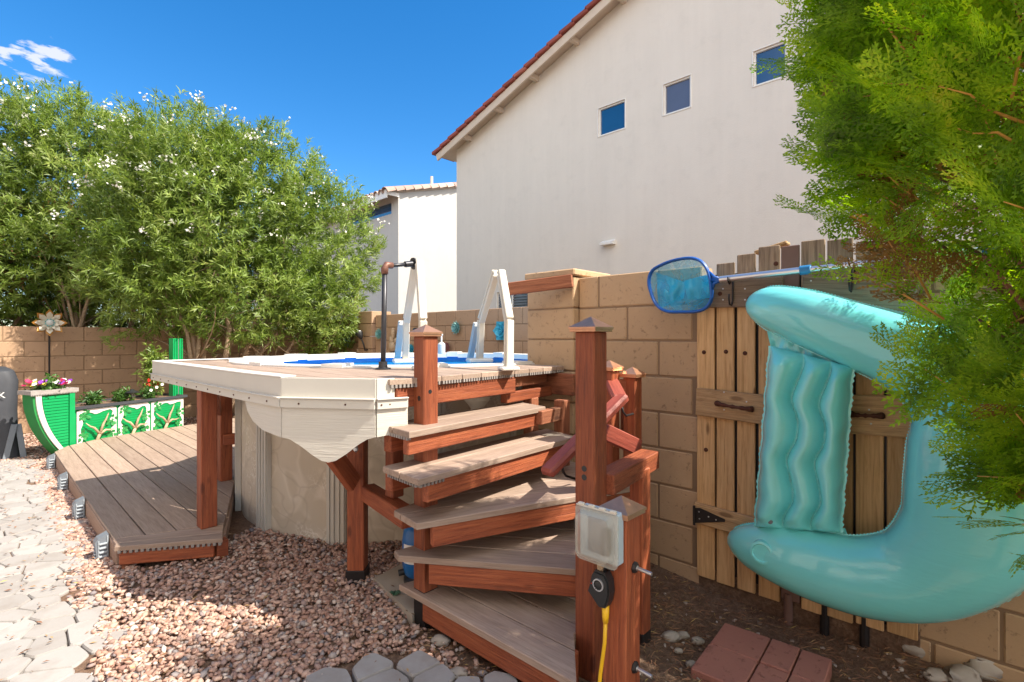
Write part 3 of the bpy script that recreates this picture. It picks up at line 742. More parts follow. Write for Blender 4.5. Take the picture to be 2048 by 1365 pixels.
oleander('big green oleander with white blossoms directly behind the pool deck', (2.45, 8.35, 0),
         [((2.5, 8.2, 3.1), (1.35, .95, 1.25)), ((3.8, 8.2, 2.8), (1.2, .9, 1.3)), ((1.75, 8.5, 2.5), (1.0, .9, 1.2)), ((3.95, 8.1, 1.8), (.62, .8, .85)), ((2.8, 8.0, 2.0), (1.1, .75, .8)), ((3.0, 8.2, 3.65), (1.05, .8, .95)), ((2.1, 8.3, 3.75), (.9, .8, .85))], 7200, 110, 2.6, 21, 12)
oleander('tall oleander left of the biggest one, rising behind the wall above the planter', (1.2, 10.1, 0),
         [((1.2, 10.4, 3.5), (1.5, 1.0, 1.4)), ((2.2, 10.3, 3.7), (1.2, 1.0, 1.35)), ((.6, 10.3, 2.7), (1.2, .9, 1.2)), ((1.7, 10.0, 2.7), (1.3, .7, .9)), ((1.0, 10.4, 4.4), (.8, .7, .75))], 6000, 90, 3.2, 22, 12, .12)
oleander('loose oleander with sparse top at the far left behind the wall', (-.6, 10.5, 0),
         [((-.4, 10.5, 3.0), (1.2, .9, 1.3)), ((.3, 10.7, 4.1), (.75, .7, .95)), ((-.9, 10.5, 4.3), (.8, .7, .8)), ((-1.4, 10.4, 2.8), (1.2, .9, 1.4)), ((0, 10.2, 2.5), (1.3, .6, .8))], 3700, 75, 3.2, 23, 12, .12)
oleander('dense oleander farthest back, filling the corner behind the biggest bush', (3.9, 10.5, 0),
         [((3.7, 10.5, 3.0), (1.4, .8, 1.5)), ((2.6, 10.6, 2.6), (1.2, .8, 1.4)), ((.2, 11.4, 1.7), (2.8, .5, 1.2)), ((-2.5, 10.8, 2.6), (1.4, .9, 1.9)), ((2.6, 11.5, 1.6), (2.2, .5, 1.2))], 4600, 12, 3.4, 24, 12)

oleander('low dark oleander hedge seen in the gaps under the left bushes', (.5, 11.7, 0),
         [((-2, 11.7, 1.6), (1.6, .4, 1.1)), ((0, 11.7, 1.6), (1.6, .4, 1.15)), ((2, 11.7, 1.7), (1.6, .4, 1.15)), ((3.8, 11.7, 1.7), (1.4, .4, 1.1))], 4200, 0, 9, 25, 10)
# ---------------------------------------------------------------- arborvitae
M['arb'] = m_leaf('arborvitae scale leaf', [(0, (.05, .105, .012)), (.3, (.15, .28, .018)), (.55, (.27, .45, .022)), (.78, (.44, .60, .035)), (1, (.64, .64, .07))], .5, .5, .5, 8.0, .72)
M['arbd'] = m_leaf('dry arborvitae leaf', [(0, (.20, .085, .02)), (.6, (.30, .15, .04)), (1, (.34, .22, .07))], .25, .7)
def frond(seed, L=.155, nb=10):
    """flat lacy spray in the local xy plane, stem along x"""
    r = random.Random(seed); V = []; F = []
    def seg(a, d, l, w_):
        p = (-d[1], d[0]); n = len(V); b = (a[0]+d[0]*l, a[1]+d[1]*l); m = (a[0]+d[0]*l*.55, a[1]+d[1]*l*.55)
        zc = lambda q: -.9*(q[0]**2)-1.6*q[1]**2
        V.extend([(a[0], a[1], zc(a)), (m[0]+p[0]*w_, m[1]+p[1]*w_, zc(m)), (b[0], b[1], zc(b)), (m[0]-p[0]*w_, m[1]-p[1]*w_, zc(m))]); F.append((n, n+1, n+2, n+3)); return b
    def rot(d, a): return (d[0]*math.cos(a)-d[1]*math.sin(a), d[0]*math.sin(a)+d[1]*math.cos(a))
    for i in range(nb):
        t = (i+.6)/nb; x = t*L; side = 1 if i % 2 else -1
        seg((x-L/nb, 0), (1, 0), L/nb*1.25, .0020)
        bl = L*.52*math.sin(math.pi*min(1, .22+t*.75))*r.uniform(.8, 1.15); d = rot((1, 0), side*r.uniform(.6, .85)); k = max(2, int(bl/.0115)); a = (x, 0)
        for j in range(k):
            e = seg(a, d, bl/k*1.2, .0021); d = rot(d, -side*.05+r.uniform(-.06, .06))
            for s2 in (1, -1):
                if r.random() < .88:
                    l2 = (1-j/k*.6)*.017*r.uniform(.7, 1.3); d2 = rot(d, s2*r.uniform(.5, .75)); e2 = seg(a, d2, l2, .0026)
                    if l2 > .013 and r.random() < .6: seg((a[0]+d2[0]*l2*.5, a[1]+d2[1]*l2*.5), rot(d2, s2*.6), l2*.6, .0022)
            a = (a[0]+d[0]*bl/k, a[1]+d[1]*bl/k)
    return np.array(V), np.array(F)
FR = [frond(s) for s in range(6)]
def fronds(P, D, N, S, name, mat, parent):
    VV = []; FF = []; off = 0
    kk = NR.randint(0, len(FR), len(P))
    for q, (fv, ff) in enumerate(FR):
        m = kk == q
        if not m.any(): continue
        p, d, nn, s = P[m], unit(D[m]), N[m], S[m]; y = unit(np.cross(nn, d)); z = np.cross(d, y)
        B = np.stack([d, y, z], 1)*s[:, None, None]
        V = np.einsum('vk,nkj->nvj', fv, B)+p[:, None, :]; n = len(p)
        F = ff[None]+(np.arange(n)*len(fv))[:, None, None]+off; VV.append(V.reshape(-1, 3)); FF.append(F.reshape(-1, 4)); off += n*len(fv)
    return npmesh(name, np.concatenate(VV), np.concatenate(FF), mat, parent, nv=4)
NR = np.random.RandomState(77)
TC = np.array([1.95, -.22])
arb = thing('arborvitae_tree', 'bright green feathery arborvitae tree leaning over the turquoise float', 'tree', (TC[0], TC[1], 0))
def crad(z): 
    zz = [.66, .78, .92, 1.05, 1.25, 1.5, 1.75, 2.1, 2.5, 2.9, 3.2]; rr = [.05, .14, .23, .31, .41, .51, .60, .64, .55, .32, .05]
    return np.interp(z, zz, rr)
# branches laid over the crown's surface, each carrying a fan of flat sprays
nb = 470; FPB = 9
bz = NR.uniform(.74, 3.05, nb); bz = np.where(NR.rand(nb) < .74, NR.uniform(.80, 2.45, nb), bz); bz = np.where((bz < 1.5) & (NR.rand(nb) < .5), bz+.9, bz)
am = math.atan2(.72, -.69); ba = np.where(NR.rand(nb) < .62, am+NR.normal(0, .95, nb), NR.uniform(0, 2*np.pi, nb))
lump = 1+.09*np.sin(ba*5+bz*4)+.07*np.sin(ba*9-bz*7)
br = crad(bz)*lump*np.where(NR.rand(nb) < .7, NR.uniform(.74, .98, nb), NR.uniform(.3, .75, nb))
bo = np.stack([np.cos(ba), np.sin(ba), np.zeros(nb)], 1)
BP = np.stack([TC[0]+br*np.cos(ba), TC[1]+br*np.sin(ba), bz], 1)-bo*.07
BD = unit(bo*.85+np.array([0, 0, 1.])*NR.uniform(-.25, 1.25, (nb, 1))+NR.normal(size=(nb, 3))*.38)
BN = unit(np.cross(np.cross(BD, np.array([0, 0, 1.])), BD)*.35+np.cross(BD, np.array([0, 0, 1.]))*.3+NR.normal(size=(nb, 3))*.7); BN = unit(BN-BD*(BN*BD).sum(1)[:, None])
BL_ = NR.uniform(.12, .24, nb); BY = np.cross(BN, BD)
k = (BP[:, 0]+BD[:, 0]*BL_ < 2.52) | (bz > 1.8); BP, BD, BN, BL_, BY, ba, bz, bo = [q[k] for q in (BP, BD, BN, BL_, BY, ba, bz, bo)]; nb = len(BP)
tt = (np.arange(FPB)/(FPB-1))[None, :, None]; side = np.where(np.arange(FPB) % 2, 1., -1.)[None, :, None]; side = side*np.where(np.arange(FPB) == FPB-1, 0, 1)[None, :, None]
P = BP[:, None]+BD[:, None]*BL_[:, None, None]*tt
D = BD[:, None]*1.0+BY[:, None]*side*NR.uniform(.45, .85, (nb, FPB, 1))+NR.normal(size=(nb, FPB, 3))*.13; N = BN[:, None]+NR.normal(size=(nb, FPB, 3))*.22
S = (NR.uniform(.85, 1.3, (nb, FPB))*(1.05-.35*tt[..., 0])).ravel(); P = P.reshape(-1, 3); D = unit(D.reshape(-1, 3)); N = unit(N.reshape(-1, 3)); n = len(P)
an = np.repeat(ba, FPB); zn = np.repeat(bz, FPB); out_ = np.repeat(bo, FPB, 0)
dead = (np.abs((an-am+np.pi) % (2*np.pi)-np.pi+.75) < .5) & (np.abs(zn-1.40) < .2) & (NR.rand(n) < .8) | (NR.rand(n) < .03)
fronds(P[~dead], D[~dead], N[~dead], S[~dead], 'crown', M['arb'], arb)
fronds(P[dead]-out_[dead]*.05, D[dead], N[dead], S[dead]*.9, 'dead_spray', M['arbd'], arb)
tb_ = MB()
for i in range(nb):
    if NR.rand() < .8:
        p = Vector(BP[i]); d = Vector(BD[i])*float(BL_[i]); w1 = Vector(NR.normal(size=3))*.008; tb_.tube([p-d*.3-Vector((0, 0, .012)), p+d*.1+w1, p+d*.45-w1*.6, p+d*.8], [.0036, .003, .0022, .0012], 5)
tw_ = tb_.build('branchlets', M['twig'], arb, smooth=True); tw_['kind'] = 'stuff'
mb = MB(); tw = MB(); ra = random.Random(3)
limb(mb, (TC[0], TC[1], -.1), (TC[0]+.03, TC[1], 2.9), .07, .02, .01, 10, 10, ra)
for j in range(90):
    zz = ra.uniform(.8, 2.7); aa = am+ra.gauss(0, 1.2) if ra.random() < .7 else ra.uniform(0, 6.28); r1 = float(crad(min(zz+.1, 3.1)))*ra.uniform(.6, .85)
    e = Vector((TC[0]+r1*math.cos(aa), TC[1]+r1*math.sin(aa), zz+.12))
    if e.x > 2.5 and zz < 1.75: continue
    pts = limb(mb, (TC[0], TC[1], zz-.2), e, .014, .004, .06, 5, 6, ra)
mb.build('trunk', M['barkd'], arb, smooth=True)

# ---------------------------------------------------------------- unseen house side wall left of the paving, added to bounce warm light
bounce_house = thing('house', 'unseen tan stucco house wall added left of the flagstones for warm bounce light', 'house', (-4.6, 1, 0))
M['stucco3'] = m_stucco('warm stucco', (.74, .60, .46))
MB().lim((-8.5, -9, -.2), (-4.6, 8.2, 5.6), .01).build('wall', M['stucco3'], bounce_house)
mb = MB(); mb.add([(-8.8, -9.5, 5.6), (-4.1, -9.5, 5.6), (-4.1, 8.7, 5.6), (-8.8, 8.7, 5.6), (-8.8, -9.5, 7.0), (-4.1, -9.5, 5.76), (-4.1, 8.7, 5.76), (-8.8, 8.7, 7.0)], [[0, 3, 2, 1], [4, 5, 6, 7], [0, 1, 5, 4], [1, 2, 6, 5], [2, 3, 7, 6], [3, 0, 4, 7]]); mb.build('roof', M['tile'], bounce_house)
for y in (-4.5, .5, 5): 
    wo = MB().lim((-4.61, y-.6, 1.0), (-4.57, y+.6, 2.2)).build('window', M['white'], bounce_house); MB().lim((-4.575, y-.54, 1.06), (-4.565, y+.54, 2.14)).build('pane', M['glass'], wo)
# ---------------------------------------------------------------- pool
PC = (2.63, 3.70); PR = 1.33; PZ = 1.10
def circ(r, a, z): return (PC[0]+r*math.cos(a), PC[1]+r*math.sin(a), z)
def m_poolwall():
    t = NT('embossed beige pool wall'); v = t.tc.outputs['Object']
    a = t.n('ShaderNodeTexWave', Vector=v, Scale=1.1, Distortion=14.0, Detail=3.0, Detail_Scale=1.2, Detail_Roughness=.6)
    vo = t.n('ShaderNodeTexVoronoi', feature='DISTANCE_TO_EDGE', Vector=t.n('ShaderNodeVectorMath', operation='ADD', i0=v, i1=t.n('ShaderNodeVectorMath', operation='SCALE', i0=t.n('ShaderNodeTexNoise', out=1, Vector=v, Scale=2.2, Detail=2.0), Scale=.7)), Scale=3.2)
    fi = t.n('ShaderNodeTexVoronoi', feature='DISTANCE_TO_EDGE', Vector=t.n('ShaderNodeVectorMath', operation='ADD', i0=v, i1=t.n('ShaderNodeVectorMath', operation='SCALE', i0=t.n('ShaderNodeTexNoise', out=1, Vector=v, Scale=9, Detail=3.0), Scale=.35)), Scale=11.0)
    base = t.ramp(a, [(.2, (.56, .49, .39)), (.5, (.66, .59, .49)), (.8, (.60, .53, .43))])
    vein = t.ramp(fi, [(0, (1, 1, 1)), (.03, (.5, .5, .5)), (.07, (0, 0, 0))]); msk = t.ramp(t.noise(v, 2.6, 2), [(.45, (0, 0, 0)), (.56, (1, 1, 1))])
    base = t.mix(t.mix(1.0, vein, msk, 'MULTIPLY'), base, (.80, .76, .69))
    base = t.mix(t.ramp(vo, [(0, (.4, .4, .4)), (.035, (0, 0, 0))]), base, (.40, .34, .27))
    return t.bsdf(Base_Color=base, Roughness=.55, Normal=t.bump(a, .4, .02, t.bump(vo, .3, .01)))
M['poolwall'] = m_poolwall()
M['liner'] = m_plain('blue vinyl liner', (.01, .27, .72), .35, 0, .1)
pool = thing('pool', 'round above ground pool with beige embossed wall and white top rail', 'pool', (PC[0], PC[1], 0))
def ring(mb, r0, r1, z0, z1, a0, a1, n):
    V = []; F = []
    for i in range(n+1):
        a = a0+(a1-a0)*i/n; V += [circ(r0, a, z0), circ(r1, a, z0), circ(r1, a, z1), circ(r0, a, z1)]
    for i in range(n):
        for k in range(4): F.append([i*4+k, i*4+(k+1) % 4, i*4+4+(k+1) % 4, i*4+4+k])
    F += [[0, 3, 2, 1], [n*4, n*4+1, n*4+2, n*4+3]]; mb.add(V, F)
mb = MB(); ring(mb, PR-.01, PR, -.1, PZ-.03, 0, 2*math.pi, 96); mb.build('wall', M['poolwall'], pool, fix=True)
mb = MB(); ring(mb, PR-.022, PR-.012, -.05, PZ-.02, 0, 2*math.pi, 96); mb.build('liner', M['liner'], pool, fix=True)
NS = 14; A0 = rad(-145.4)
for k in range(NS):
    a = A0+k*2*math.pi/NS; da = .046
    mb = MB(); ring(mb, PR+.002, PR+.03, -.08, PZ-.035, a-da, a+da, 4)
    for s in (-.75, -.28, .28, .75): ring(mb, PR+.031, PR+.040, -.08, PZ-.04, a+s*da-.007, a+s*da+.007, 1)
    mb.build('upright', M['vinyl'], pool, fix=True)
    mb = MB(); ring(mb, PR-.075, PR+.07, PZ-.03, PZ, a+.05, a+2*math.pi/NS-.05, 8); ring(mb, PR-.082, PR-.076, PZ-.05, PZ-.003, a+.05, a+2*math.pi/NS-.05, 8); ring(mb, PR+.071, PR+.077, PZ-.05, PZ-.003, a+.05, a+2*math.pi/NS-.05, 8)
    mb.build('top_rail', M['white'], pool, fix=True)
    mb = MB(); ring(mb, PR-.084, PR+.08, PZ-.04, PZ+.012, a-.049, a+.049, 4); mb.build('rail_cap', M['white'], pool, fix=True)
t = NT('clear blue water'); n_ = t.noise(t.tc.outputs['Object'], 7, 3)
M['water'] = t.bsdf(Base_Color=(.005, .30, .72, 1), Roughness=.08, Specular_IOR_Level=.6, Normal=t.bump(n_, .15, .02))
mb = MB(); mb.add([circ(PR-.023, 2*math.pi*i/96, 1.0) for i in range(96)], [list(range(96))])
tag(mb.build('water', M['water']), 'bright blue water inside the round pool', kind='structure')
sk = at_d(954, 790, 3.0)
mb = MB(); mb.lathe([(.03, -.13), (.035, -.08), (.05, -.06), (.075, -.03), (.078, .12), (.082, .12), (.082, .14)], (sk.x, sk.y, sk.z), 20); mb.build('skimmer', M['cream'], pool, smooth='auto')

# ---------------------------------------------------------------- timber pieces and decking helpers
def deck_strip(name, quad_, zt, th, mat, parent, along):
    """one deck board cut to the polygon quad_ (world xy); grain follows 'along' (angle)"""
    cx = sum(p[0] for p in quad_)/len(quad_); cy = sum(p[1] for p in quad_)/len(quad_)
    Mx = Matrix.Translation(Vector((cx, cy, zt-th/2))) @ Matrix.Rotation(along, 4, 'Z'); inv = Mx.inverted()
    L = [inv @ Vector((p[0], p[1], zt)) for p in quad_]; L = [(p.x, p.y) for p in L]
    a = sum(L[i][0]*L[(i+1) % len(L)][1]-L[(i+1) % len(L)][0]*L[i][1] for i in range(len(L)))
    if a < 0: L = L[::-1]
    n = len(L); c = .003; mx_ = sum(p[0] for p in L)/n; my_ = sum(p[1] for p in L)/n
    ins = [(p[0]-c*(1 if p[0] > mx_ else -1), p[1]-c*(1 if p[1] > my_ else -1)) for p in L]
    V = [(x, y, -th/2) for x, y in L]+[(x, y, th/2-c) for x, y in L]+[(x, y, th/2) for x, y in ins]
    F = [list(range(n))[::-1]]+[[k, (k+1) % n, n+(k+1) % n, n+k] for k in range(n)]+[[n+k, n+(k+1) % n, 2*n+(k+1) % n, 2*n+k] for k in range(n)]+[list(range(2*n, 3*n))]
    return MB().add(V, F).build(name, mat, parent, M=Mx)
def planks(poly, ang, w_, gap, zt, th, mat, parent, name='deck_board', org=None):
    d = (math.cos(ang), math.sin(ang)); nn = (-d[1], d[0]); org = org or poly[0]
    t = [(p[0]-org[0])*nn[0]+(p[1]-org[1])*nn[1] for p in poly]; s = min(t); mxt = max(t)
    if abs(s) < abs(mxt): s = 0 if s > -.05 else s
    out = []
    while s < mxt-.012:
        o = org[0]*nn[0]+org[1]*nn[1]; q = clip(poly, -nn[0], -nn[1], -(o+s)); 
        if len(q) > 2: q = clip(q, nn[0], nn[1], o+s+w_)
        if len(q) > 2: out.append(deck_strip(name, q, zt, th, mat, parent, ang))
        s += w_+gap
    return out
def comb(mb, a, b, zt, zb, depth=.012, nrm=None, pitch=.0185):
    """the grooved underside of a hollow-back board, seen on its cut end from a to b"""
    a = Vector(a); b = Vector(b); L = (b-a).length; d = (b-a)/L; n = max(1, int(L/pitch)); nrm = Vector(nrm)
    Mx = Matrix((d, nrm, Vector((0, 0, 1)))).transposed()
    for i in range(n): 
        c = a+d*(i+.5)*L/n+nrm*(-depth/2); mb.box((c.x, c.y, (zt+zb)/2), (L/n*.56, depth, zt-zb), M=Mx, ch=.0008)

# ---------------------------------------------------------------- low deck
M['louv'] = m_plain('pale grey plastic', (.34, .38, .42), .4)
LD = thing('low_deck', 'low brown composite deck with angled end beside the flagstones', 'deck', (1.4, 5.5, 0))
ZL = .14
poly = [(.527, 3.60), (1.04, 3.42), (1.468, 4.534), (1.75, 5.0), (2.2, 5.25), (2.9, 5.3), (3.3, 8.0), (2.47, 7.79), (1.79, 7.58), (1.05, 7.38), (.66, 7.05), (.53, 6.77)]
s = .53
while s < 3.2:
    q = clip(clip(poly, -1, 0, -s), 1, 0, s+.1355)
    if len(q) > 2: deck_strip('deck_board', q, ZL, .024, M['comp'], LD, math.pi/2)
    s += .1425
fa = [(.512, 3.455), (.955, 3.165), (1.03, 3.40), (.527, 3.585)]
def lerp2(a, b, t): return (a[0]+(b[0]-a[0])*t, a[1]+(b[1]-a[1])*t)
ang = math.atan2(3.165-3.455, .955-.512)
deck_strip('deck_board', [(.527, 3.520), lerp2((.955, 3.165), (1.03, 3.40), .42), (1.032, 3.405), (.527, 3.592)], ZL-.0005, .024, M['comp'], LD, ang)
deck_strip('deck_board', [(.512, 3.455), (.955, 3.165), lerp2((.955, 3.165), (1.03, 3.40), .39), (.527, 3.514)], ZL+.001, .024, M['comp'], LD, ang)
mb = MB(); nr = Vector((-.55, -.835, 0)); comb(mb, (.518, 3.450, 0), (.953, 3.163, 0), ZL-.022, ZL-.038, .02, nr, .027); mb.build('board_end', M['compgrey'], LD)
board('fascia', (.535, 3.50, .075), (.535, 6.75, .075), .022, .105, M['compfas'], LD)
MB().lim((.545, 3.46, -.05), (.60, 3.53, .11)).build('foot', M['stain2'], LD)
board('fascia', (.54, 3.475, .075), (.93, 3.215, .075), .03, .085, M['stain'], LD)
MB().lim((.94, 3.21, -.05), (1.0, 3.27, .112)).build('foot', M['stain'], LD)
board('fascia', (1.0, 3.30, .07), (1.45, 4.50, .07), .025, .09, M['compfas'], LD)
board('fascia', (.54, 6.80, .07), (.66, 7.03, .07), .022, .10, M['compfas'], LD)
lt = thing('step_light', 'grey solar light on the low deck edge, nearest the red end board', 'light', (.465, 3.72, .085), 'solar lights along the low deck')
mb = MB(); mb.add([(0, -.045, -.085), (.06, -.045, -.085), (.06, -.045, .085), (.005, -.045, .060), (-.012, -.045, .035), (0, .045, -.085), (.06, .045, -.085), (.06, .045, .085), (.005, .045, .060), (-.012, .045, .035)],
                  [[0, 1, 2, 3, 4], [9, 8, 7, 6, 5], [0, 5, 6, 1], [1, 6, 7, 2], [2, 7, 8, 3], [3, 8, 9, 4], [4, 9, 5, 0]])
mb.v = [(x*.85+.468, y*.8+3.72, z*.8+.082) for x, y, z in mb.v]; mb.build('housing', M['greyp'], lt, fix=True)
mb = MB()
for k in range(4): mb.box((.494, 3.68, .100-.024*k), (.036, .012, .010), ch=.002)
for k in range(4): mb.box((.463, 3.72, .085-.02*k), (.012, .055, .007), ch=.001)
mb.lim((.472, 3.679, .010), (.478, 3.686, .118), .001); mb.lim((.512, 3.679, .010), (.518, 3.686, .140), .001)
mb.build('louvre', M['louv'], lt)
for y, l in ((4.66, 'grey solar light second from the red end board of the low deck'), (5.62, 'grey solar light third along the low deck edge beside the flagstones'), (6.60, 'grey solar light at the far corner of the low deck near the green planter')):
    c = copy_tree(lt); c.location = (.465, y, .085); c['label'] = l

# ---------------------------------------------------------------- upper pool deck
UD = thing('pool_deck', 'raised composite pool deck with cream scalloped skirt on red posts', 'deck', (1.3, 2.6, 0))
ZU = 1.09
T1_, T2_, T3_, T4_ = Vector((.905, 4.51, 0)), Vector((.92, 2.674, 0)), Vector((.941, 2.30, 0)), Vector((1.188, 1.942, 0))
T5_, T6_ = Vector((1.31, 1.905, 0)), Vector((2.30, 2.02, 0))
def yfront(x):
    pts = [T2_, T3_, T4_, T5_, T6_, Vector((2.62, 2.05, 0))]
    if x < T3_.x: return T3_.y+.02
    for a, b in zip(pts, pts[1:]):
        if a.x <= x <= b.x: return a.y+(b.y-a.y)*(x-a.x)/(b.x-a.x)
    return 2.05
RO = PR+.085
def yb(x, sgn=-1): 
    d = RO*RO-(x-PC[0])**2; return PC[1]+sgn*math.sqrt(max(d, 0))
x = .945; cm = MB()
while x < 2.6:
    x1 = min(x+.137, 2.6)
    f0, f1 = yfront(x), yfront(x1)
    if x > 1.19: f0 -= .028; f1 -= .028
    if x1 > PC[0]-RO:
        xs_ = [x+(x1-x)*i/4 for i in range(5)]; q = [(x, f0), (x1, f1)]+[(a, yb(a)-.004) for a in xs_[::-1]]
        if min(p[1] for p in q[2:])-max(f0, f1) > .02: deck_strip('deck_board', q, ZU, .024, M['comp'], UD, math.pi/2)
        q = [(a, yb(a, 1)+.004) for a in xs_]+[(x1, 4.52), (x, 4.52)]
        if max(yb(a, 1) for a in xs_) < 4.45: deck_strip('deck_board', q, ZU, .024, M['comp'], UD, math.pi/2)
    else: deck_strip('deck_board', [(x, f0), (x1, f1), (x1, 4.52), (x, 4.52)], ZU, .024, M['comp'], UD, math.pi/2)
    if x > 1.18:
        dd = Vector((x1-x, f1-f0, 0)).normalized(); comb(cm, (x+.002, f0, 0), (x1-.002, f1, 0), ZU-.0235, ZU-.040, .03, (dd.y, -dd.x, 0))
    x += .1425
cm.build('board_end', M['compgrey'], UD)
def outn(a, b): d = (b-a).normalized(); return Vector((d.y, -d.x, 0))*-1
def strip(mb, a, b, z0, z1, off, th, ext=0):
    d = (b-a).normalized(); n = Vector((-d.y, d.x, 0)); 
    if n.dot(Vector((1.7, 3.2, 0))-a) > 0: n = -n
    a2 = a-d*ext+n*(off+th/2); b2 = b+d*ext+n*(off+th/2)
    mb.bar((a2.x, a2.y, (z0+z1)/2), (b2.x, b2.y, (z0+z1)/2), th, z1-z0, .0015, (0, 0, 1))
    return n
segs = [(T1_, T2_), (T2_, T3_), (T3_, T4_), (T4_, Vector((1.26, 1.925, 0)))]
for i, (a, b) in enumerate(segs):
    mb = MB(); n = strip(mb, a, b, 1.004, 1.094, 0, .014, .003); mb.build('fascia', M['vinyl'], UD)
    mb = MB(); b2 = b if i < 3 else Vector((1.315, 1.905, 0)); strip(mb, a, b2, .963, 1.003, .006, .018, .002); strip(mb, a, b2, 1.0035, 1.0095, .010, .022, .003)
    L = (b-a).length; d = (b-a).normalized()
    tr = mb.build('trim_strip', M['vinyl'], UD); mb = MB(); k = max(2, int(L/.19))
    for j in range(k):
        c = a+d*L*(j+.4)/k+n*.0245; mb.box((c.x, c.y, .982), (.008, .008, .008), math.atan2(d.y, d.x))
    mb.build('screw', M['rustiron'], tr)
    if i < 2: mb = MB(); strip(mb, a, b, 1.0945, 1.101, -.055, .072, .004); mb.build('coping', M['white'], UD)
mb = MB(); mb.bar((.905, 4.545, 1.05), (1.6, 4.60, 1.05), .016, .09); mb.build('fascia', M['vinyl'], UD)
mb = MB(); mb.bar((.90, 4.53, 1.098), (1.55, 4.585, 1.098), .06, .007); mb.build('coping', M['white'], UD)
# scalloped skirt below the trim
def skirt(a, b, prof, off=.0):
    d = (b-a); L = d.length; d = d/L; n = Vector((-d.y, d.x, 0))
    if n.dot(Vector((1.7, 3.2, 0))-a) > 0: n = -n
    Mx = Matrix((d, Vector((0, 0, 1)), n)).transposed().to_4x4(); Mx.translation = a+n*off
    pl = [(0, .9625), (L, .9625)]+[(f*L, z) for f, z in prof[::-1]]
    return MB().prism([p for i, p in enumerate(pl) if i == 0 or p != pl[i-1]], -.0, .012).build('skirt', M['skirt'], UD, M=Mx)
def m_skirt():
    t = NT('painted rough board'); v = t.map((1, 1, 1)); n = t.noise(t.n('ShaderNodeMapping', Vector=v, Scale=(3, 45, 3)), 2.2, 5, .6, .4)
    return t.bsdf(Base_Color=t.mix(n, (.53, .50, .44), (.64, .61, .55)), Roughness=.6, Normal=t.bump(n, .6, .004))
M['skirt'] = m_skirt()
skirt(T2_, T3_, [(0, .955), (.06, .915), (.22, .872), (.5, .840), (.8, .832), (1, .829)])
skirt(T3_, T4_, [(0, .829), (.08, .823), (.20, .795), (.33, .757), (.43, .733), (.50, .727), (.58, .735), (.70, .768), (.82, .808), (.91, .832), (1, .843)])
skirt(T4_, Vector((1.318, 1.903, 0)), [(0, .843), (.5, .85), (1, .86)])
# front beams and posts
def vpost(name, corner, s, z0, z1, mat, parent, rot=0):
    c = Vector((corner.x, corner.y, 0))+Matrix.Rotation(rot, 3, 'Z') @ Vector((s/2, s/2, 0))
    Mx = Matrix.Translation(Vector((c.x, c.y, (z0+z1)/2))) @ Matrix.Rotation(rot, 4, 'Z') @ Matrix.Rotation(-math.pi/2, 4, 'Y')
    V, F = cbox(z1-z0, s, s, .005); return MB().add(V, F).build(name, mat, parent, M=Mx)
b0 = Vector((1.262, 1.925, 0)); b1 = Vector((2.16, 2.0, 0))
board('beam', (1.265, 1.922, 1.004), (2.10, 1.995, 1.004), .038, .089, M['stain'], UD)
board('beam', (2.14, 2.045, 1.016), (2.50, 2.11, 1.016), .055, .062, M['stain2'], UD)
board('beam', (2.56, 1.90, .978), (2.56, 2.33, .978), .045, .135, M['stain2'], UD)
board('beam', (2.06, 2.03, .93), (2.545, 2.10, .93), .05, .06, M['stain'], UD)
pA = at_d(402, 900, 3.0); vpost('post', pA, .088, ZL, .962, M['stain'], UD)
pB = at_d(441, 900, 4.0); vpost('post', pB, .088, ZL, 1.06, M['stain'], UD)
board('brace', (pA.x+.10, pA.y+.10, .965), (pB.x-.02, pB.y-.02, .70), .04, .07, M['stain'], UD)
board('brace', (pB.x+.02, pB.y, .47), (pB.x+.42, pB.y-.16, .47), .04, .085, M['stain'], UD)
board('beam', (.96, 2.75, 1.02), (.96, 4.48, 1.02), .038, .085, M['stain'], UD)
board('beam', (1.02, 4.46, 1.02), (1.40, 4.48, 1.02), .038, .085, M['stain'], UD)
cC = at_d(717, 1155, 2.68); pc = Vector((cC.x, cC.y-.055, 0)); vpost('post', pc, .088, .0, 1.05, M['stain'], UD, rad(45))
mb = MB(); mb.box((cC.x, cC.y+.007, .03), (.10, .10, .07), rad(45)); mb.box((cC.x, cC.y+.007, -.0), (.13, .11, .012), rad(45)); mb.build('post_bracket', M['iron'], UD)
board('brace', at_d(708, 968, 2.60), at_d(655, 895, 2.42), .045, .085, M['stain'], UD)
mb = MB(); c = at_d(711, 898, 2.55); mb.lathe([(.0, -.01), (.014, -.008), (.018, 0), (.012, .006)], c, 12, Matrix.Rotation(rad(-90), 3, 'Y') @ Matrix.Rotation(0, 3, 'X')); mb.build('bolt', M['steel'], UD)
pD = at_d(785, 930, 2.42); vpost('post', pD, .066, .505, .97, M['stain'], UD)
board('beam', (cC.x+.03, cC.y-.04, .463), (1.33, 1.90, .463), .075, .08, M['stain'], UD)

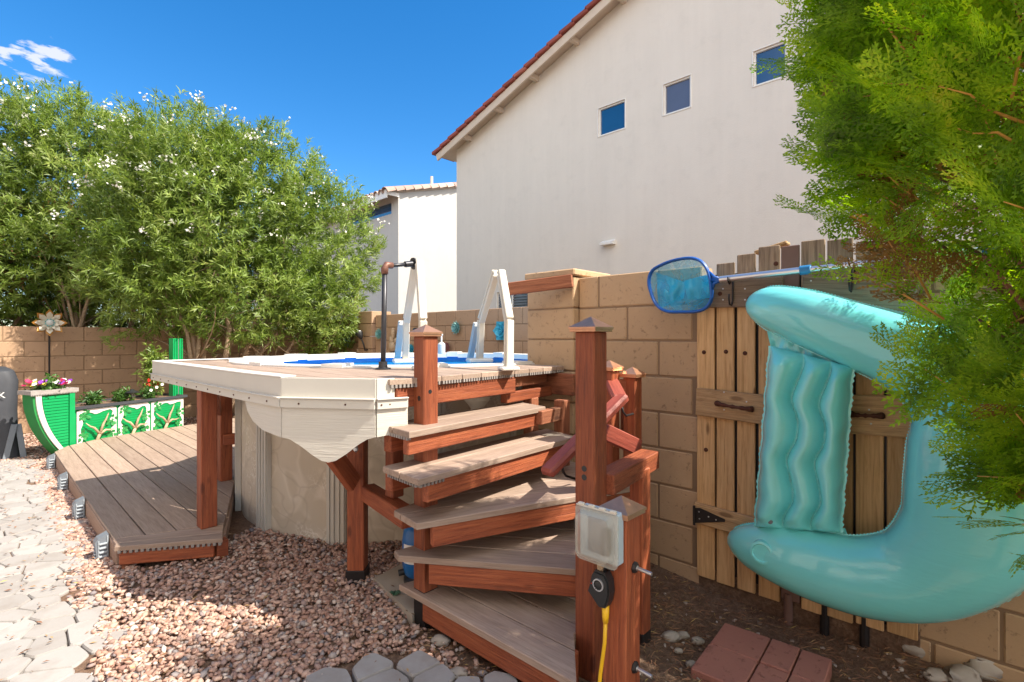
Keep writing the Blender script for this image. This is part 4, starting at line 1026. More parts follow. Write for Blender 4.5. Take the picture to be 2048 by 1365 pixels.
# ---------------------------------------------------------------- stairs
ST = thing('stairs', 'winding red timber stairs with grey composite treads up to the pool', 'stairs', (1.6, 1.6, 0))
def newel(corner, s, z0, ztop, caps=None, holes=(), label=None, rot=0):
    p = vpost('post', corner, s, z0, ztop, M['stain'], ST, rot)
    if label: p['label'] = label
    c = Vector((corner.x, corner.y, 0))+Matrix.Rotation(rot, 3, 'Z') @ Vector((s/2, s/2, 0)); k = caps or s*1.32; h = k/2
    mb = MB(); mb.box((c.x, c.y, ztop+.005), (k*.96, k*.96, .012), rot, .002)
    V = [(-h, -h, .010), (h, -h, .010), (h, h, .010), (-h, h, .010), (-h, -h, .018), (h, -h, .018), (h, h, .018), (-h, h, .018), (0, 0, .018+k*.33)]
    F = [[3, 2, 1, 0], [0, 1, 5, 4], [1, 2, 6, 5], [2, 3, 7, 6], [3, 0, 4, 7], [4, 5, 8], [5, 6, 8], [6, 7, 8], [7, 4, 8]]
    mb.add(V, F, Matrix.Translation((c.x, c.y, ztop)) @ Matrix.Rotation(rot, 4, 'Z')); mb.build('post_cap', M['copper'], p)
    if holes:
        mb = MB()
        for (face, f, z) in holes:             # dark bored bolt holes, sunk plugs
            if face == 'x': mb.lathe([(.0115, -.004), (.0115, .0008)], (corner.x, corner.y+s*f, z), 14, Matrix.Rotation(rad(-90), 3, 'Y'))
            else: mb.lathe([(.0095, -.004), (.0095, .0008)], (corner.x+s*f, corner.y, z), 14, Matrix.Rotation(rad(90), 3, 'X'))
        mb.build('bolt_hole', M['black'], p)
    return p
cE = at_d(848, 1000, 2.25); cE.z = 0
pE = newel(cE, .080, .14, 1.277, .108, [('x', .45, 1.0), ('y', .42, 1.03)])
mb = MB(); mb.box((cE.x+.04, cE.y+.04, .05), (.078, .078, .19)); mb.lathe([(.085, -.05), (.085, -.035), (.06, -.03)], (cE.x+.04, cE.y+.04, 0), 20); mb.build('post_bracket', M['iron'], ST)
cF = at_d(1188, 1000, 1.90); cF.z = 0
pF = newel(cF, .089, -.12, 1.293, .124, [('x', .5, .775), ('x', .5, .742)])
cG = at_d(1270, 1000, 2.62); cG.z = 0; newel(cG, .072, -.12, 1.065, .105)
cH = at_d(1286, 1000, 2.2); cH.z = 0; vpost('post', cH, .068, -.02, .70, M['stain'], ST); MB().box((cH.x+.034, cH.y+.034, -.07), (.07, .07, .12)).build('post_bracket', M['iron'], ST)
cI = at_d(1252, 1040, 1.60); cI.z = 0; newel(cI, .089, -.12, .70, .118)
cJ = at_d(1224, 760, 2.62); cJ.z = 0; newel(cJ, .075, -.1, 1.10, .105)
# treads: the two straight upper ones, then three winders turning round the left newel
def tread(poly, ang, zt, name='tread', org=None):
    return planks(poly, ang, .1375, .006, zt, .026, M['comp'], ST, name, org)
def riser(a, b, zt, h=.085, inset=.022, th=.036, mat='stain'):
    a = Vector(a); b = Vector(b); d = (b-a).normalized(); n = Vector((-d.y, d.x))
    a = a+n*inset; b = b+n*inset; z = zt-.027-h/2
    return board('riser', (a.x, a.y, z), (b.x, b.y, z), th, h, M[mat], ST)
def pz(px, py, z): v = at_z(px, py, z); return (v.x, v.y)
e = cE
Z1, Z2_, Z3, Z4, Z5 = .885, .72, .52, .33, .14
a, b = (1.22, 1.745), (2.20, 1.84); t1 = [a, b, (2.25, 2.09), (1.24, 1.99)]
tread(t1, math.atan2(b[1]-a[1], b[0]-a[0]), Z1)
riser((1.23, 1.752), (2.15, 1.84), Z1, .075, .03, mat='stain'); board('riser', (2.13, 1.83, Z1-.055), (2.38, 1.86, Z1-.055), .045, .075, M['stain2'], ST)
a, b = (1.185, 1.635), (2.30, 1.705); t2 = [a, b, (2.38, 1.985), (1.20, 1.91)]
tread(t2, math.atan2(b[1]-a[1], b[0]-a[0]), Z2_)
riser((1.245, 1.642), (2.32, 1.712), Z2_, .085, .028)
a, b = (1.225, 1.70), (2.32, 1.325); t3 = [a, b, (2.45, 1.42), (2.5, 1.93), (1.5, 1.95), (1.25, 1.90)]
tread(t3, math.atan2(b[1]-a[1], b[0]-a[0]), Z3)
riser((1.29, 1.678), (2.30, 1.335), Z3, .085, .022)
a, b = (1.255, 1.875), (1.71, 1.20); t4 = [a, b, (2.20, 1.35), (2.3, 1.6), (1.5, 1.9), (1.27, 1.93)]
tread(t4, math.atan2(b[1]-a[1], b[0]-a[0]), Z4)
riser((1.33, 1.765), (1.69, 1.225), Z4, .09, .022)
a, b = (1.335, 1.99), (1.353, 1.0); t5 = [a, b, (1.575, 1.175), (1.70, 1.19), (2.0, 1.3), (1.9, 1.5), (1.5, 1.95)]
tread(t5, math.atan2(b[1]-a[1], b[0]-a[0]), Z5)
riser((1.34, 1.83), (1.353, 1.03), Z5, .085, .025, mat='stain')
board('bearer', (1.50, 1.45, -.12), (1.50, 1.45, .11), .085, .085, M['stain'], ST)
board('bearer', (1.50, 1.17, -.12), (1.50, 1.17, .11), .085, .085, M['stain'], ST)
cm = MB(); comb(cm, (1.20, 1.88, 0), (1.19, 1.655, 0), Z2_-.0255, Z2_-.04, .02, (-1, 0, 0), .018); comb(cm, (1.195, 1.64, 0), (1.33, 1.648, 0), Z2_-.0255, Z2_-.04, .02, (0, -1, 0), .018)
cm.build('board_end', M['compgrey'], ST); cm = MB(); comb(cm, (1.232, 1.97, 0), (1.222, 1.76, 0), Z1-.0255, Z1-.039, .02, (-1, 0, 0), .018); cm.build('board_end', M['compgrey'], ST)
# left stringer blocks and the rear supports by the pillar
board('bearer', (1.25, 1.955, Z1-.075), (1.40, 1.97, Z1-.075), .05, .09, M['stain'], ST); board('bearer', (1.24, 1.93, Z2_-.075), (1.40, 1.94, Z2_-.075), .05, .09, M['stain'], ST)
for (px, cy_) in ((1062, 3.12), (1124, 3.0)): c = at_d(px, 830, cy_); vpost('post', Vector((c.x-.03, c.y-.03, 0)), .07, .0, .905, M['stain2'], ST)
board('rail', at_d(1206, 968, 1.97), at_d(1300, 917, 2.40), .09, .08, M['stain'], ST)
board('rail', (cJ.x+.05, cJ.y+.03, 1.01), (cG.x+.03, cG.y+.05, 1.01), .04, .085, M['stain'], ST)
c = at_d(1256, 800, 2.7); board('picket', (c.x, c.y, .98), (c.x, c.y, .76), .04, .07, M['stain2'], ST)
h0, h1, h2_ = at_d(1092, 948, 2.12), at_d(1240, 800, 2.42), at_d(1216, 750, 2.78)
hr = board('handrail', h0, h1+(h1-h0).normalized()*.03, .075, .042, M['stainr'], ST, ch=.012); board('handrail', h1, h2_, .075, .042, M['stainr'], ST, ch=.012)
board('rail', at_d(1204, 862, 2.42), at_d(1270, 893, 2.5), .085, .075, M['stainr'], ST)
for (q0, q1, q2, cc) in (((1243, 812), (1252, 832), (1266, 828), 2.48), ((1124, 932), (1132, 952), (1150, 958), 2.15)):
    mb = MB(); mb.tube([at_d(*q0, cc), at_d((q0[0]+q1[0])/2-1, (q0[1]+q1[1])/2+3, cc), at_d(*q1, cc+.01), at_d(*q2, cc+.05)], .0055, 8); mb.build('strap', M['iron'], ST, smooth=True)

# ---------------------------------------------------------------- pool ladder and its pipe grab rail
LA = thing('pool_ladder', 'cream A-frame pool ladder straddling the pool rail', 'ladder', (2.0, 2.4, ZU))
def leg(pts, wd, mat='cream'):
    """channel section leg: web and two raised edges following the bends"""
    mb = MB(); ax = Vector((.88, -.47, 0)).normalized()
    for p, q in zip(pts, pts[1:]):
        mb.bar(p, q, wd*.95, .022, .004, ax); 
        for s in (-1, 1):
            d = (Vector(q)-Vector(p)).normalized(); sd_ = ax.cross(d).normalized()*s*(wd/2-.008); mb.bar(Vector(p)+sd_, Vector(q)+sd_, .016, .042, .005, ax)
    return mb.build('leg', M[mat], LA)
leg([at_d(1017, 737, 2.80), at_d(1018, 642, 2.86), at_d(1002, 546, 3.12)], .062); leg([at_d(959, 722, 3.66), at_d(962, 642, 3.55), at_d(991, 546, 3.22)], .062)
leg([at_d(843, 735, 2.86), at_d(846, 642, 2.86), at_d(838, 524, 3.02)], .058); leg([at_d(811, 722, 3.56), at_d(813, 642, 3.45), at_d(831, 528, 3.12)], .058)
M['resinbl'] = m_plain('pale blue grey resin', (.52, .54, .53), .4, 0, .05)
leg([at_d(939, 726, 3.95), at_d(953, 648, 3.72)], .05, 'resinbl'); leg([at_d(794, 726, 3.85), at_d(803, 645, 3.62)], .05, 'resinbl')
for (x, y, c_) in ((1017, 737, 2.80), (843, 735, 2.86)): p = at_d(x, y, c_); MB().box((p.x, p.y, ZU+.012), (.10, .10, .02), rad(-28), .006).build('foot', M['white'], LA)
for (x, y, c_) in ((959, 718, 3.66), (811, 718, 3.56)): p = at_d(x, y, c_); MB().box((p.x, p.y, PZ+.008), (.17, .14, .03), rad(-28), .008).build('foot', M['white'], LA)
GR = thing('grab_rail', 'black iron pipe grab rail joined to the left ladder frame', 'rail', tuple(at_z(766, 738, ZU)))
q0 = at_d(766, 737, 2.9); q0.z = ZU; q1 = at_d(769.5, 533, 2.93); q2 = at_d(824, 528, 3.06)
mb = MB(); mb.tube([q0, at_d(768, 640, 2.92), q1], .0145, 12); mb.tube([q1, q2], .0115, 12); mb.build('pipe', M['pipe'], GR, smooth=True)
mb = MB(); d = (q2-q1).normalized(); mb.tube([q1-Vector((0, 0, .045)), q1-Vector((0, 0, .012)), q1+d*.012+Vector((0, 0, .006)), q1+d*.05], [.02, .021, .021, .019], 12); mb.build('elbow', M['elbow'], GR, smooth=True)
mb = MB(); mb.tube([q2-d*.05, q2+d*.01], .018, 12); mb.lathe([(.036, -.004), (.036, .004), (.02, .008)], q2+d*.012, 14, d.to_track_quat('Z', 'Y').to_matrix()); mb.build('flange', M['pipe'], GR, smooth='auto'); mb = MB(); mb.lathe([(.045, 0), (.045, .008), (.026, .012), (.024, .045)], q0, 16); mb.build('flange', M['pipe'], GR, smooth='auto')
tb = board('timber_rail', at_d(1008, 580, 3.36), on_x(1145, 562, 2.597), .038, .082, M['stain2']); tag(tb, 'weathered red timber running from the right ladder frame to the block pillar', 'timber')

# ---------------------------------------------------------------- gate
t = NT('gate board timber'); v = t.map((1.6, 30, 30), rnd=True); n_ = t.noise(v, 2.2, 6, .68, .7)
oi = t.t.nodes.new('ShaderNodeObjectInfo'); sx = t.t.nodes.new('ShaderNodeSeparateXYZ'); t.t.links.new(t.tc.outputs['Object'], sx.inputs[0])
c = t.ramp(n_, [(.28, (.20, .105, .045)), (.45, (.58, .36, .175)), (.72, (.76, .54, .30))])
c = t.mix(t.noise(t.map((.8, 5, 5), rnd=True), 2, 3), c, (.50, .27, .09)); c = t.mix(.35, c, t.ramp(n_, [(.3, (.2, .12, .06)), (.6, (.52, .35, .2))]))
gy = t.ramp(n_, [(.3, (.10, .07, .05)), (.6, (.27, .195, .14))])
f = t.math('MINIMUM', t.math('MAXIMUM', t.math('MULTIPLY', t.math('SUBTRACT', t.math('ADD', sx.outputs[0], t.math('MULTIPLY', t.noise(t.tc.outputs['Object'], 5, 3), .14)), .67), 9.0), 0.0), .92)
c = t.mix(f, c, gy); c = t.n('ShaderNodeHueSaturation', Color=c, Value=t.math('ADD', t.math('MULTIPLY', oi.outputs['Random'], .35), .95))
vo = t.n('ShaderNodeTexVoronoi', Vector=t.map((2.2, 7, 7), rnd=True), Scale=1.3); kf = t.ramp(vo, [(0, (1, 1, 1)), (.07, (1, 1, 1)), (.13, (0, 0, 0))])
ks = t.t.nodes.new('ShaderNodeSeparateColor'); t.t.links.new(kf, ks.inputs[0]); c = t.mix(t.math('MULTIPLY', ks.outputs[0], .7), c, (.12, .055, .02))
M['gate'] = t.bsdf(Base_Color=c, Roughness=.82, Normal=t.bump(n_, .8, .004))
GT = thing('timber_gate', 'arched weathered timber gate of vertical boards behind the turquoise float', 'gate', (2.66, .71, 0))
XG = 2.655
def gy_(px): return on_x(px, 700, XG).y
edges = [(1395, 1430, 552), (1434, 1469, 527), (1475, 1511, 509), (1518, 1560, 493), (1603, 1650, 481), (1655, 1706, 479), (1712, 1768, 483), (1774, 1836, 500)]
bots = [1163, 1177, 1190, 1205, 1232, 1247, 1262, 1280]
for (xa, xb, yt), yb_ in zip(edges, bots):
    ya, yb2 = gy_(xa), gy_(xb); xm = (xa+xb)/2; zt = on_x(xm, yt, XG).z; zb = on_x(xm, yb_-8, XG).z
    w_ = ya-yb2; Mx, L = frame((XG, (ya+yb2)/2, zb), (XG, (ya+yb2)/2, zt), (1, 0, 0)); V, F = cbox(L, w_, .018, .003)
    sl_ = (on_x(xa, yt, XG).z, )
    V = [(x+(.02 if xm < 1570 else 0)*(1 if False else 0), y, z) for x, y, z in V]; MB().add(V, F).build('board', M['gate'], GT, M=Mx)
def grail(xa, xb, ya1, ya2, yb1, yb2, name='rail', mat='gate', XX=2.632, th=.024):
    a = on_x(xa, (ya1+ya2)/2, XX); b = on_x(xb, (yb1+yb2)/2, XX); h = (on_x(xa, ya1, XX)-on_x(xa, ya2, XX)).length
    return board(name, a, b, th, h, M[mat], GT)
grail(1397, 1566, 562, 616, 556, 612, mat='fencetop'); grail(1604, 1836, 553, 613, 560, 630, mat='fencetop')
grail(1393, 1566, 776, 830, 797, 852, mat='fence'); grail(1604, 1832, 787, 860, 799, 872, mat='fence')
grail(1389, 1566, 1004, 1044, 1052, 1094, mat='fence'); grail(1604, 1836, 1062, 1112, 1125, 1180, mat='fence')
M['gpost'] = m_plain('brown painted steel', (.17, .095, .075), .6, 0, .2)
yc = (gy_(1563)+gy_(1600))/2; wd = gy_(1563)-gy_(1600)
MB().lim((2.645, yc-wd/2, .03), (2.655, yc+wd/2, on_x(1580, 492, 2.65).z)).build('metal_strip', M['gpost'], GT)
mb = MB(); mb.tube([(2.655, yc+.01, -.3), (2.655, yc+.01, .06)], .02, 12); mb.build('steel_leg', M['gpost'], GT)
for px in (1648, 1728):
    y = gy_(px); MB().tube([(2.662, y, -.3), (2.662, y, .06)], .019, 10).build('steel_leg', M['iron'], GT)
MB().lim((2.675, .24, .045), (2.685, 1.17, 1.6)).build('gap_shade', M['black'], GT)  # black sheet behind the boards stands in for the shade in their gaps
tag(MB().lim((2.676, .235, -.3), (2.70, 1.168, .058)).build('sun_stop', M['dirt']), 'soil coloured board added under the timber gate to block sun from behind', kind='structure')  # dirt coloured board, added to stop sun passing under the gate
def lathe_x(p, prof, mat, name, parent, seg=14): return MB().lathe(prof, p, seg, Matrix.Rotation(rad(-90), 3, 'Y')).build(name, M[mat], parent, smooth='auto')
for (px, py) in ((1408, 705), (1452, 704), (1490, 707), (1412, 900), (1552, 528), (1498, 598), (1440, 588)):
    lathe_x(on_x(px, py, XG-.009 if py > 620 or py < 540 else 2.62), [(.011, 0), (.011, .002), (.006, .003), (.006, .007), (.002, .009)], 'rustiron', 'bolt', GT)
for (a, b) in (((1434, 807), (1505, 819)), ((1703, 829), (1764, 832))):
    p, q = on_x(*a, 2.617), on_x(*b, 2.617); d = q-p; mb = MB(); pts = []; rr_ = []
    for i in range(13):
        u = i/12; pts.append(p+d*u+Vector((-.026*math.sin(math.pi*u)**.5 if 0 < u < 1 else 0, 0, 0))); rr_.append(.011+.004*math.cos(u*4*math.pi)**2*(1 if u in (0, 1) else .6)+(.004 if i in (0, 12, 1, 11) else 0)-(.003 if 3 < i < 9 and i != 6 else 0))
    mb.tube(pts, [r*.8 for r in rr_], 10); mb.build('handle', M['rustiron'], GT, smooth=True)
p = [on_x(1388, 1016, 2.618), on_x(1388, 1046, 2.618), on_x(1450, 1044, 2.618), on_x(1450, 1039, 2.618), on_x(1400, 1016, 2.618)]
V = [tuple(q) for q in p]+[(q.x-.004, q.y, q.z) for q in p]; mb = MB(); mb.add(V, [[0, 1, 2, 3, 4], [9, 8, 7, 6, 5]]+[[i, (i+1) % 5, 5+(i+1) % 5, 5+i] for i in range(5)])
mb.tube([on_x(1388, 1012, 2.61), on_x(1388, 1050, 2.61)], .007, 8); hg = mb.build('hinge', M['iron'], GT, fix=True)
mb = MB()
for (x, y) in ((1398, 1024), (1399, 1038), (1417, 1034), (1432, 1040)): mb.lathe([(.004, 0), (.004, .002), (.0, .003)], on_x(x, y, 2.613), 8, Matrix.Rotation(rad(-90), 3, 'Y'))
mb.build('screw', M['steel'], hg)
mb = MB()
for (x, y) in ((1446, 578), (1446, 600), (1490, 578), (1490, 600), (1622, 562), (1675, 556), (1735, 573), (1448, 820), (1493, 804), (1738, 820), (1742, 848), (1800, 825), (1448, 785)): mb.lathe([(.004, 0), (.004, .002), (.0, .003)], on_x(x, y, 2.619), 8, Matrix.Rotation(rad(-90), 3, 'Y'))
mb.build('screw', M['steel'], GT)
pk = board('broken_board', on_x(1512, 507, 2.73), on_x(1577, 486, 2.73), .06, .018, M['fence']); tag(pk, 'broken tan board end resting slanted on top of the gate arch', 'board')
ww = on_x(1440, 533, 2.72)

# ---------------------------------------------------------------- skimmer net on its pole, and hooks
SN = thing('pool_skimmer', 'blue framed pool skimmer net on an aluminium pole across the gate', 'skimmer net', tuple(on_x(1430, 560, 2.58)))
XN = 2.575
fr_px = [(1299, 572), (1299, 556), (1306, 541), (1322, 531), (1345, 522), (1372, 517), (1390, 518), (1404, 525), (1414, 538), (1420, 556), (1423, 576), (1424, 594), (1418, 610), (1406, 620), (1388, 624), (1360, 624.5), (1338, 624), (1322, 618), (1311, 606), (1304, 590)]
fp = [on_x(x, y, XN) for x, y in fr_px]
def smooth_loop(P, k=4):
    n = len(P); o = []
    for i in range(n):
        p0, p1, p2, p3 = P[i-1], P[i], P[(i+1) % n], P[(i+2) % n]
        for j in range(k):
            u = j/k; o.append(.5*((2*p1)+(p2-p0)*u+(2*p0-5*p1+4*p2-p3)*u*u+(3*p1-p0-3*p2+p3)*u**3))
    return o
fl = smooth_loop(fp, 3)
mb = MB(); mb.tube(fl, .0085, 8, closed=True); mb.tube([p+Vector((-.010, 0, 0)) for p in fl], .0065, 8, closed=True); mb.build('frame', M['blue'], SN, smooth=True)
hA, hB = on_x(1422, 561, XN), on_x(1441, 560, XN)
mb = MB(); mb.tube([on_x(1419, 545, XN), on_x(1428, 555, XN), hB], [.007, .009, .012], 8); mb.tube([on_x(1423, 582, XN), on_x(1428, 567, XN), hB], [.007, .009, .012], 8); mb.tube([hA, hB, hB+(hB-hA)*.3], [.011, .012, .013], 8); mb.build('handle', M['blue'], SN, smooth=True)
pa, pb = on_x(1440, 559.5, XN), on_x(1700, 530.5, XN); dd = (pb-pa); pend = pa+dd*1.75
mb = MB(); mb.tube([pa, pa+dd*.70], .0165, 14); mb.build('pole', M['alu'], SN, smooth='auto')
MB().tube([pa+dd*.66, pend], .0135, 14).build('pole', M['alu'], SN, smooth='auto')
mb = MB(); mb.tube([pa+dd*.655, pa+dd*.73], .021, 16); mb.build('collar', M['blue2'] if 'blue2' in M else m_plain('light blue collar', (.03, .22, .5), .5), SN, smooth='auto')
MB().tube([pend, pend+dd*.12], .019, 12).build('grip', M['blue'], SN, smooth='auto')
t = NT('cyan net mesh'); b = t.n('ShaderNodeBsdfPrincipled', Base_Color=(.02, .42, .70, 1), Roughness=.35); tr = t.n('ShaderNodeBsdfTransparent', Color=(.75, .93, 1, 1))
nf = t.ramp(t.noise(t.tc.outputs['Object'], 9, 4, .6, 1.5), [(.35, (.22, .22, .22)), (.6, (.55, .55, .55))]); t.t.links.new(t.n('ShaderNodeMixShader', i0=nf, i1=tr, i2=b), t.o.inputs[0]); M['net'] = t.m
ctr = sum(fl, Vector())/len(fl); V = []; F = []; n = len(fl); K = 9
for k in range(K+1):
    s = 1-k/K
    for i, p in enumerate(fl):
        q = ctr+(p-ctr)*s; dep = .045*(1-s*s)+.02*noise.noise(q*13)*(1-s**4); V.append((q.x+dep-.0, q.y, q.z-.012*(1-s)))
for k in range(K):
    for i in range(n): j = (i+1) % n; F.append((k*n+i, k*n+j, (k+1)*n+j, (k+1)*n+i))
o = npmesh('net', V, F, M['net'], SN, smooth=True, nv=4)
t = NT('bunched cyan net'); b = t.n('ShaderNodeBsdfPrincipled', Base_Color=(.02, .45, .75, 1), Roughness=.3); tr = t.n('ShaderNodeBsdfTransparent'); t.t.links.new(t.n('ShaderNodeMixShader', i0=.72, i1=tr, i2=b), t.o.inputs[0]); M['netb'] = t.m
def sheet(name, corners, X, nu, nv_, amp, fr_, mat, parent, seed=0, th=0):
    c = [on_x(x, y, X) for x, y in corners]; V = []; F = []
    for j in range(nv_+1):
        for i in range(nu+1):
            u, w2 = i/nu, j/nv_; q = (c[0]*(1-u)+c[1]*u)*(1-w2)+(c[3]*(1-u)+c[2]*u)*w2
            k = noise.noise(Vector((q.y*fr_, q.z*fr_*.45, seed))); V.append((q.x+amp*k, q.y+amp*.3*k, q.z))
    for j in range(nv_):
        for i in range(nu): a = j*(nu+1)+i; F.append((a, a+1, a+nu+2, a+nu+1))
    return npmesh(name, V, F, mat, parent, smooth=True, nv=4)
sheet('net_fold', [(1312, 545), (1372, 566), (1368, 598), (1318, 618)], XN+.03, 14, 14, .03, 30, M['netb'], SN, 3)
sheet('net_fold', [(1368, 562), (1418, 548), (1420, 596), (1376, 600)], XN+.025, 12, 12, .03, 24, M['netb'], SN, 8)
def hook(px, py, label, s=1.0):
    t_ = thing('wall_hook', label, 'hook', tuple(on_x(px, py, 2.62)), 'hooks carrying the skimmer pole'); mb = MB()
    x0 = 2.618; o = on_x(px, py, x0); P = [(0, 0, -.01), (-.02, 0, .03), (-.045, 0, .04), (-.062, 0, .028), (-.066, 0, -.012), (-.055, 0, -.03), (-.04, 0, -.036)]
    mb.tube([o+Vector((a*s, b, c_*s-.01)) for a, b, c_ in [(0, 0, .055), (-.004, 0, .0), (-.006, 0, -.05), (-.02, 0, -.075), (-.045, 0, -.07), (-.055, 0, -.045), (-.052, 0, -.02)]], .0045, 8); mb.build('stem', M['iron'], t_, smooth=True)
    mb = MB(); mb.tube([o+Vector((a*s, 0, c_*s+.03)) for a, b, c_ in [(-.003, 0, .02), (-.05, 0, -.01), (-.066, 0, .004), (-.068, 0, .024)]], .004, 8); mb.build('prong', M['iron'], t_, smooth=True)
    return t_
hook(1466, 578, 'dark metal hook under the skimmer pole, nearest the blue net'); hook(1704, 545, 'dark metal hook under the skimmer pole, half hidden by the tree')

# ---------------------------------------------------------------- inflatable float
t = NT('glossy turquoise vinyl'); n_ = t.noise(t.tc.outputs['Object'], 3, 3); n2 = t.noise(t.n('ShaderNodeMapping', Vector=t.tc.outputs['Object'], Scale=(6, 3, 14)), 2.0, 3, .5, 1.5)
M['vin'] = t.bsdf(Base_Color=t.mix(n_, (.20, .80, .82), (.26, .85, .86)), Roughness=.20, Coat_Weight=1.0, Coat_Roughness=.06, Subsurface_Weight=.15, Subsurface_Radius=(.02, .03, .03), Subsurface_Scale=.1, Normal=t.bump(n2, .08, .02))
FL = thing('pool_float', 'turquoise inflatable lounge ring hanging on the timber gate', 'pool float', (2.45, .5, .3))
def chain(pts):
    P = []; rr_ = []
    for (x, y, r) in pts:
        X = 2.60; 
        for _ in range(4): q = on_x(x, y, X); rm = r*((q.x*FX+q.y*FY))/1021; X = 2.615-rm*.80
        P.append(q); rr_.append(rm)
    return P, rr_
cps = [(1508, 608, 16), (1520, 611, 33), (1548, 617, 45), (1610, 636, 55), (1700, 668, 63), (1790, 700, 72), (1872, 742, 84), (1938, 806, 104), (1970, 890, 126), (1966, 985, 128), (1930, 1078, 112), (1848, 1142, 92), (1745, 1154, 80), (1650, 1136, 72), (1570, 1112, 62), (1508, 1094, 46), (1478, 1084, 28), (1468, 1080, 10)]
P, rr_ = chain(cps)
def crsp(A, k):
    o = []; n = len(A)
    for i in range(n-1):
        p0, p1, p2, p3 = A[max(i-1, 0)], A[i], A[i+1], A[min(i+2, n-1)]
        for j in range(k): u = j/k; o.append(.5*((2*p1)+(p2-p0)*u+(2*p0-5*p1+4*p2-p3)*u*u+(3*p1-p0-3*p2+p3)*u**3))
    o.append(A[-1]); return o
PP = crsp(P, 7); RR = crsp(rr_, 7)
mb = MB(); mb.tube(PP, RR, 36, sq=(.8, 1, 1))
for i, vv in enumerate(mb.v):                   # soft puckers near the two ends
    k = i//36; e_ = min(k, len(PP)-1-k); a = i % 36
    if 1 < e_ < 22: q = Vector(vv); c_ = PP[k]; w_ = (1-e_/22)*.05; s = 1-w_*abs(math.sin(a*1.05+k*.1)); mb.v[i] = tuple(c_+(q-c_)*s)
mb.build('ring_tube', M['vin'], FL, smooth=True)
def ruffle(name, pts, wd, amp, wl, nrm_in, closed=False):
    V = []; F = []; s = 0
    for i, p in enumerate(pts):
        if i: s += (p-pts[i-1]).length
        o = nrm_in[i]; a = amp*math.sin(s/wl*6.283+math.sin(s*37)); V += [p-o*.004, p+o*wd*(1+.35*math.sin(s/wl*6.283))+Vector((a, 0, 0))]
    for i in range(len(pts)-1): F.append((2*i, 2*i+1, 2*i+3, 2*i+2))
    return npmesh(name, [tuple(v) for v in V], F, M['vin'], FL, smooth=True, nv=4)
for side in (1, -1):
    pts = []; nn = []
    for i in range(len(PP)):
        t_ = (PP[min(i+1, len(PP)-1)]-PP[max(i-1, 0)]).normalized(); o = Vector((1, 0, 0)).cross(t_).normalized()*side
        pts.append(PP[i]+o*RR[i]*.99); nn.append(o)
    pts = crsp(pts, 4); nn = crsp(nn, 4); ruffle('seam', pts, .006, .0015, .013, nn)
# wavy three-cell pillow between the two arms of the ring
def pillow(XC=2.475, nu=75, nv_=90):
    V = []; F = []
    for side in (-1, 1):
        for j in range(nv_+1):
            w2 = j/nv_; ya = 690+w2*372
            xl = 1541-30*w2+1.2*math.sin(w2*40); xr = 1704-24*w2+1.2*math.sin(w2*38+1)
            yl = 692+w2*362; yr = 735+w2*330
            for i in range(nu+1):
                u = i/nu; x = xl+(xr-xl)*u; y = yl+(yr-yl)*u
                wv = .052*math.sin(w2*6.283*2.7+.6)
                def cell(uu):
                    b0, b1 = .37+wv, .70+wv; 
                    if uu < b0: f = uu/b0
                    elif uu < b1: f = (uu-b0)/(b1-b0)
                    else: f = (uu-b1)/(1-b1)
                    return max(0, math.sin(math.pi*min(max(f, 0), 1)))
                h = (cell(u)+1e-9)**.62; e_ = min(w2, 1-w2)/.10; env = math.sin(min(1, e_)*math.pi/2)**.6 if e_ > 0 else 0
                h = .092*h*env*(1-.03*abs(math.sin(w2*60+u*9))*(1-min(1, e_*.6)))
                q = on_x(x, y, XC); V.append((q.x+side*(h+.0015), q.y, q.z))
    n1 = (nu+1)*(nv_+1)
    for s in (0, 1):
        for j in range(nv_):
            for i in range(nu):
                a = s*n1+j*(nu+1)+i; q = (a, a+1, a+nu+2, a+nu+1); F.append(q if s == 0 else q[::-1])
    return npmesh('pillow', V, F, M['vin'], FL, smooth=True, nv=4)
pillow()
for sd_, x0, x1, y0, y1, dy in ((1, 1541, 1511, 692, 1054, 0), (-1, 1704, 1680, 735, 1065, 0)):
    pts = [on_x(x0+(x1-x0)*i/60+1.2*math.sin(i/60*40), y0+(y1-y0)*i/60, 2.475) for i in range(61)]
    ruffle('seam', pts, .009, .003, .026, [Vector((0, sd_, 0))]*61)
sheet('web', [(1532, 655), (1712, 722), (1706, 762), (1543, 702)], 2.53, 40, 12, .025, 26, M['vin'], FL, 5)
sheet('web', [(1508, 1050), (1690, 1056), (1700, 1082), (1500, 1075)], 2.50, 40, 8, .02, 24, M['vin'], FL, 9)
p = on_x(1523, 1106, 2.405); MB().lathe([(.052, -.03), (.050, .004), (.040, .006), (.036, .0), (.0, .001)], p, 24, Matrix.Rotation(rad(-90), 3, 'Y')).build('valve_patch', M['vin'], FL, smooth='auto')
p = on_x(1540, 1044, 2.402); MB().lathe([(.010, -.01), (.010, .002), (.0, .004)], p, 14, Matrix.Rotation(rad(-90), 3, 'Y')).build('valve', M['greyp'], FL, smooth='auto')

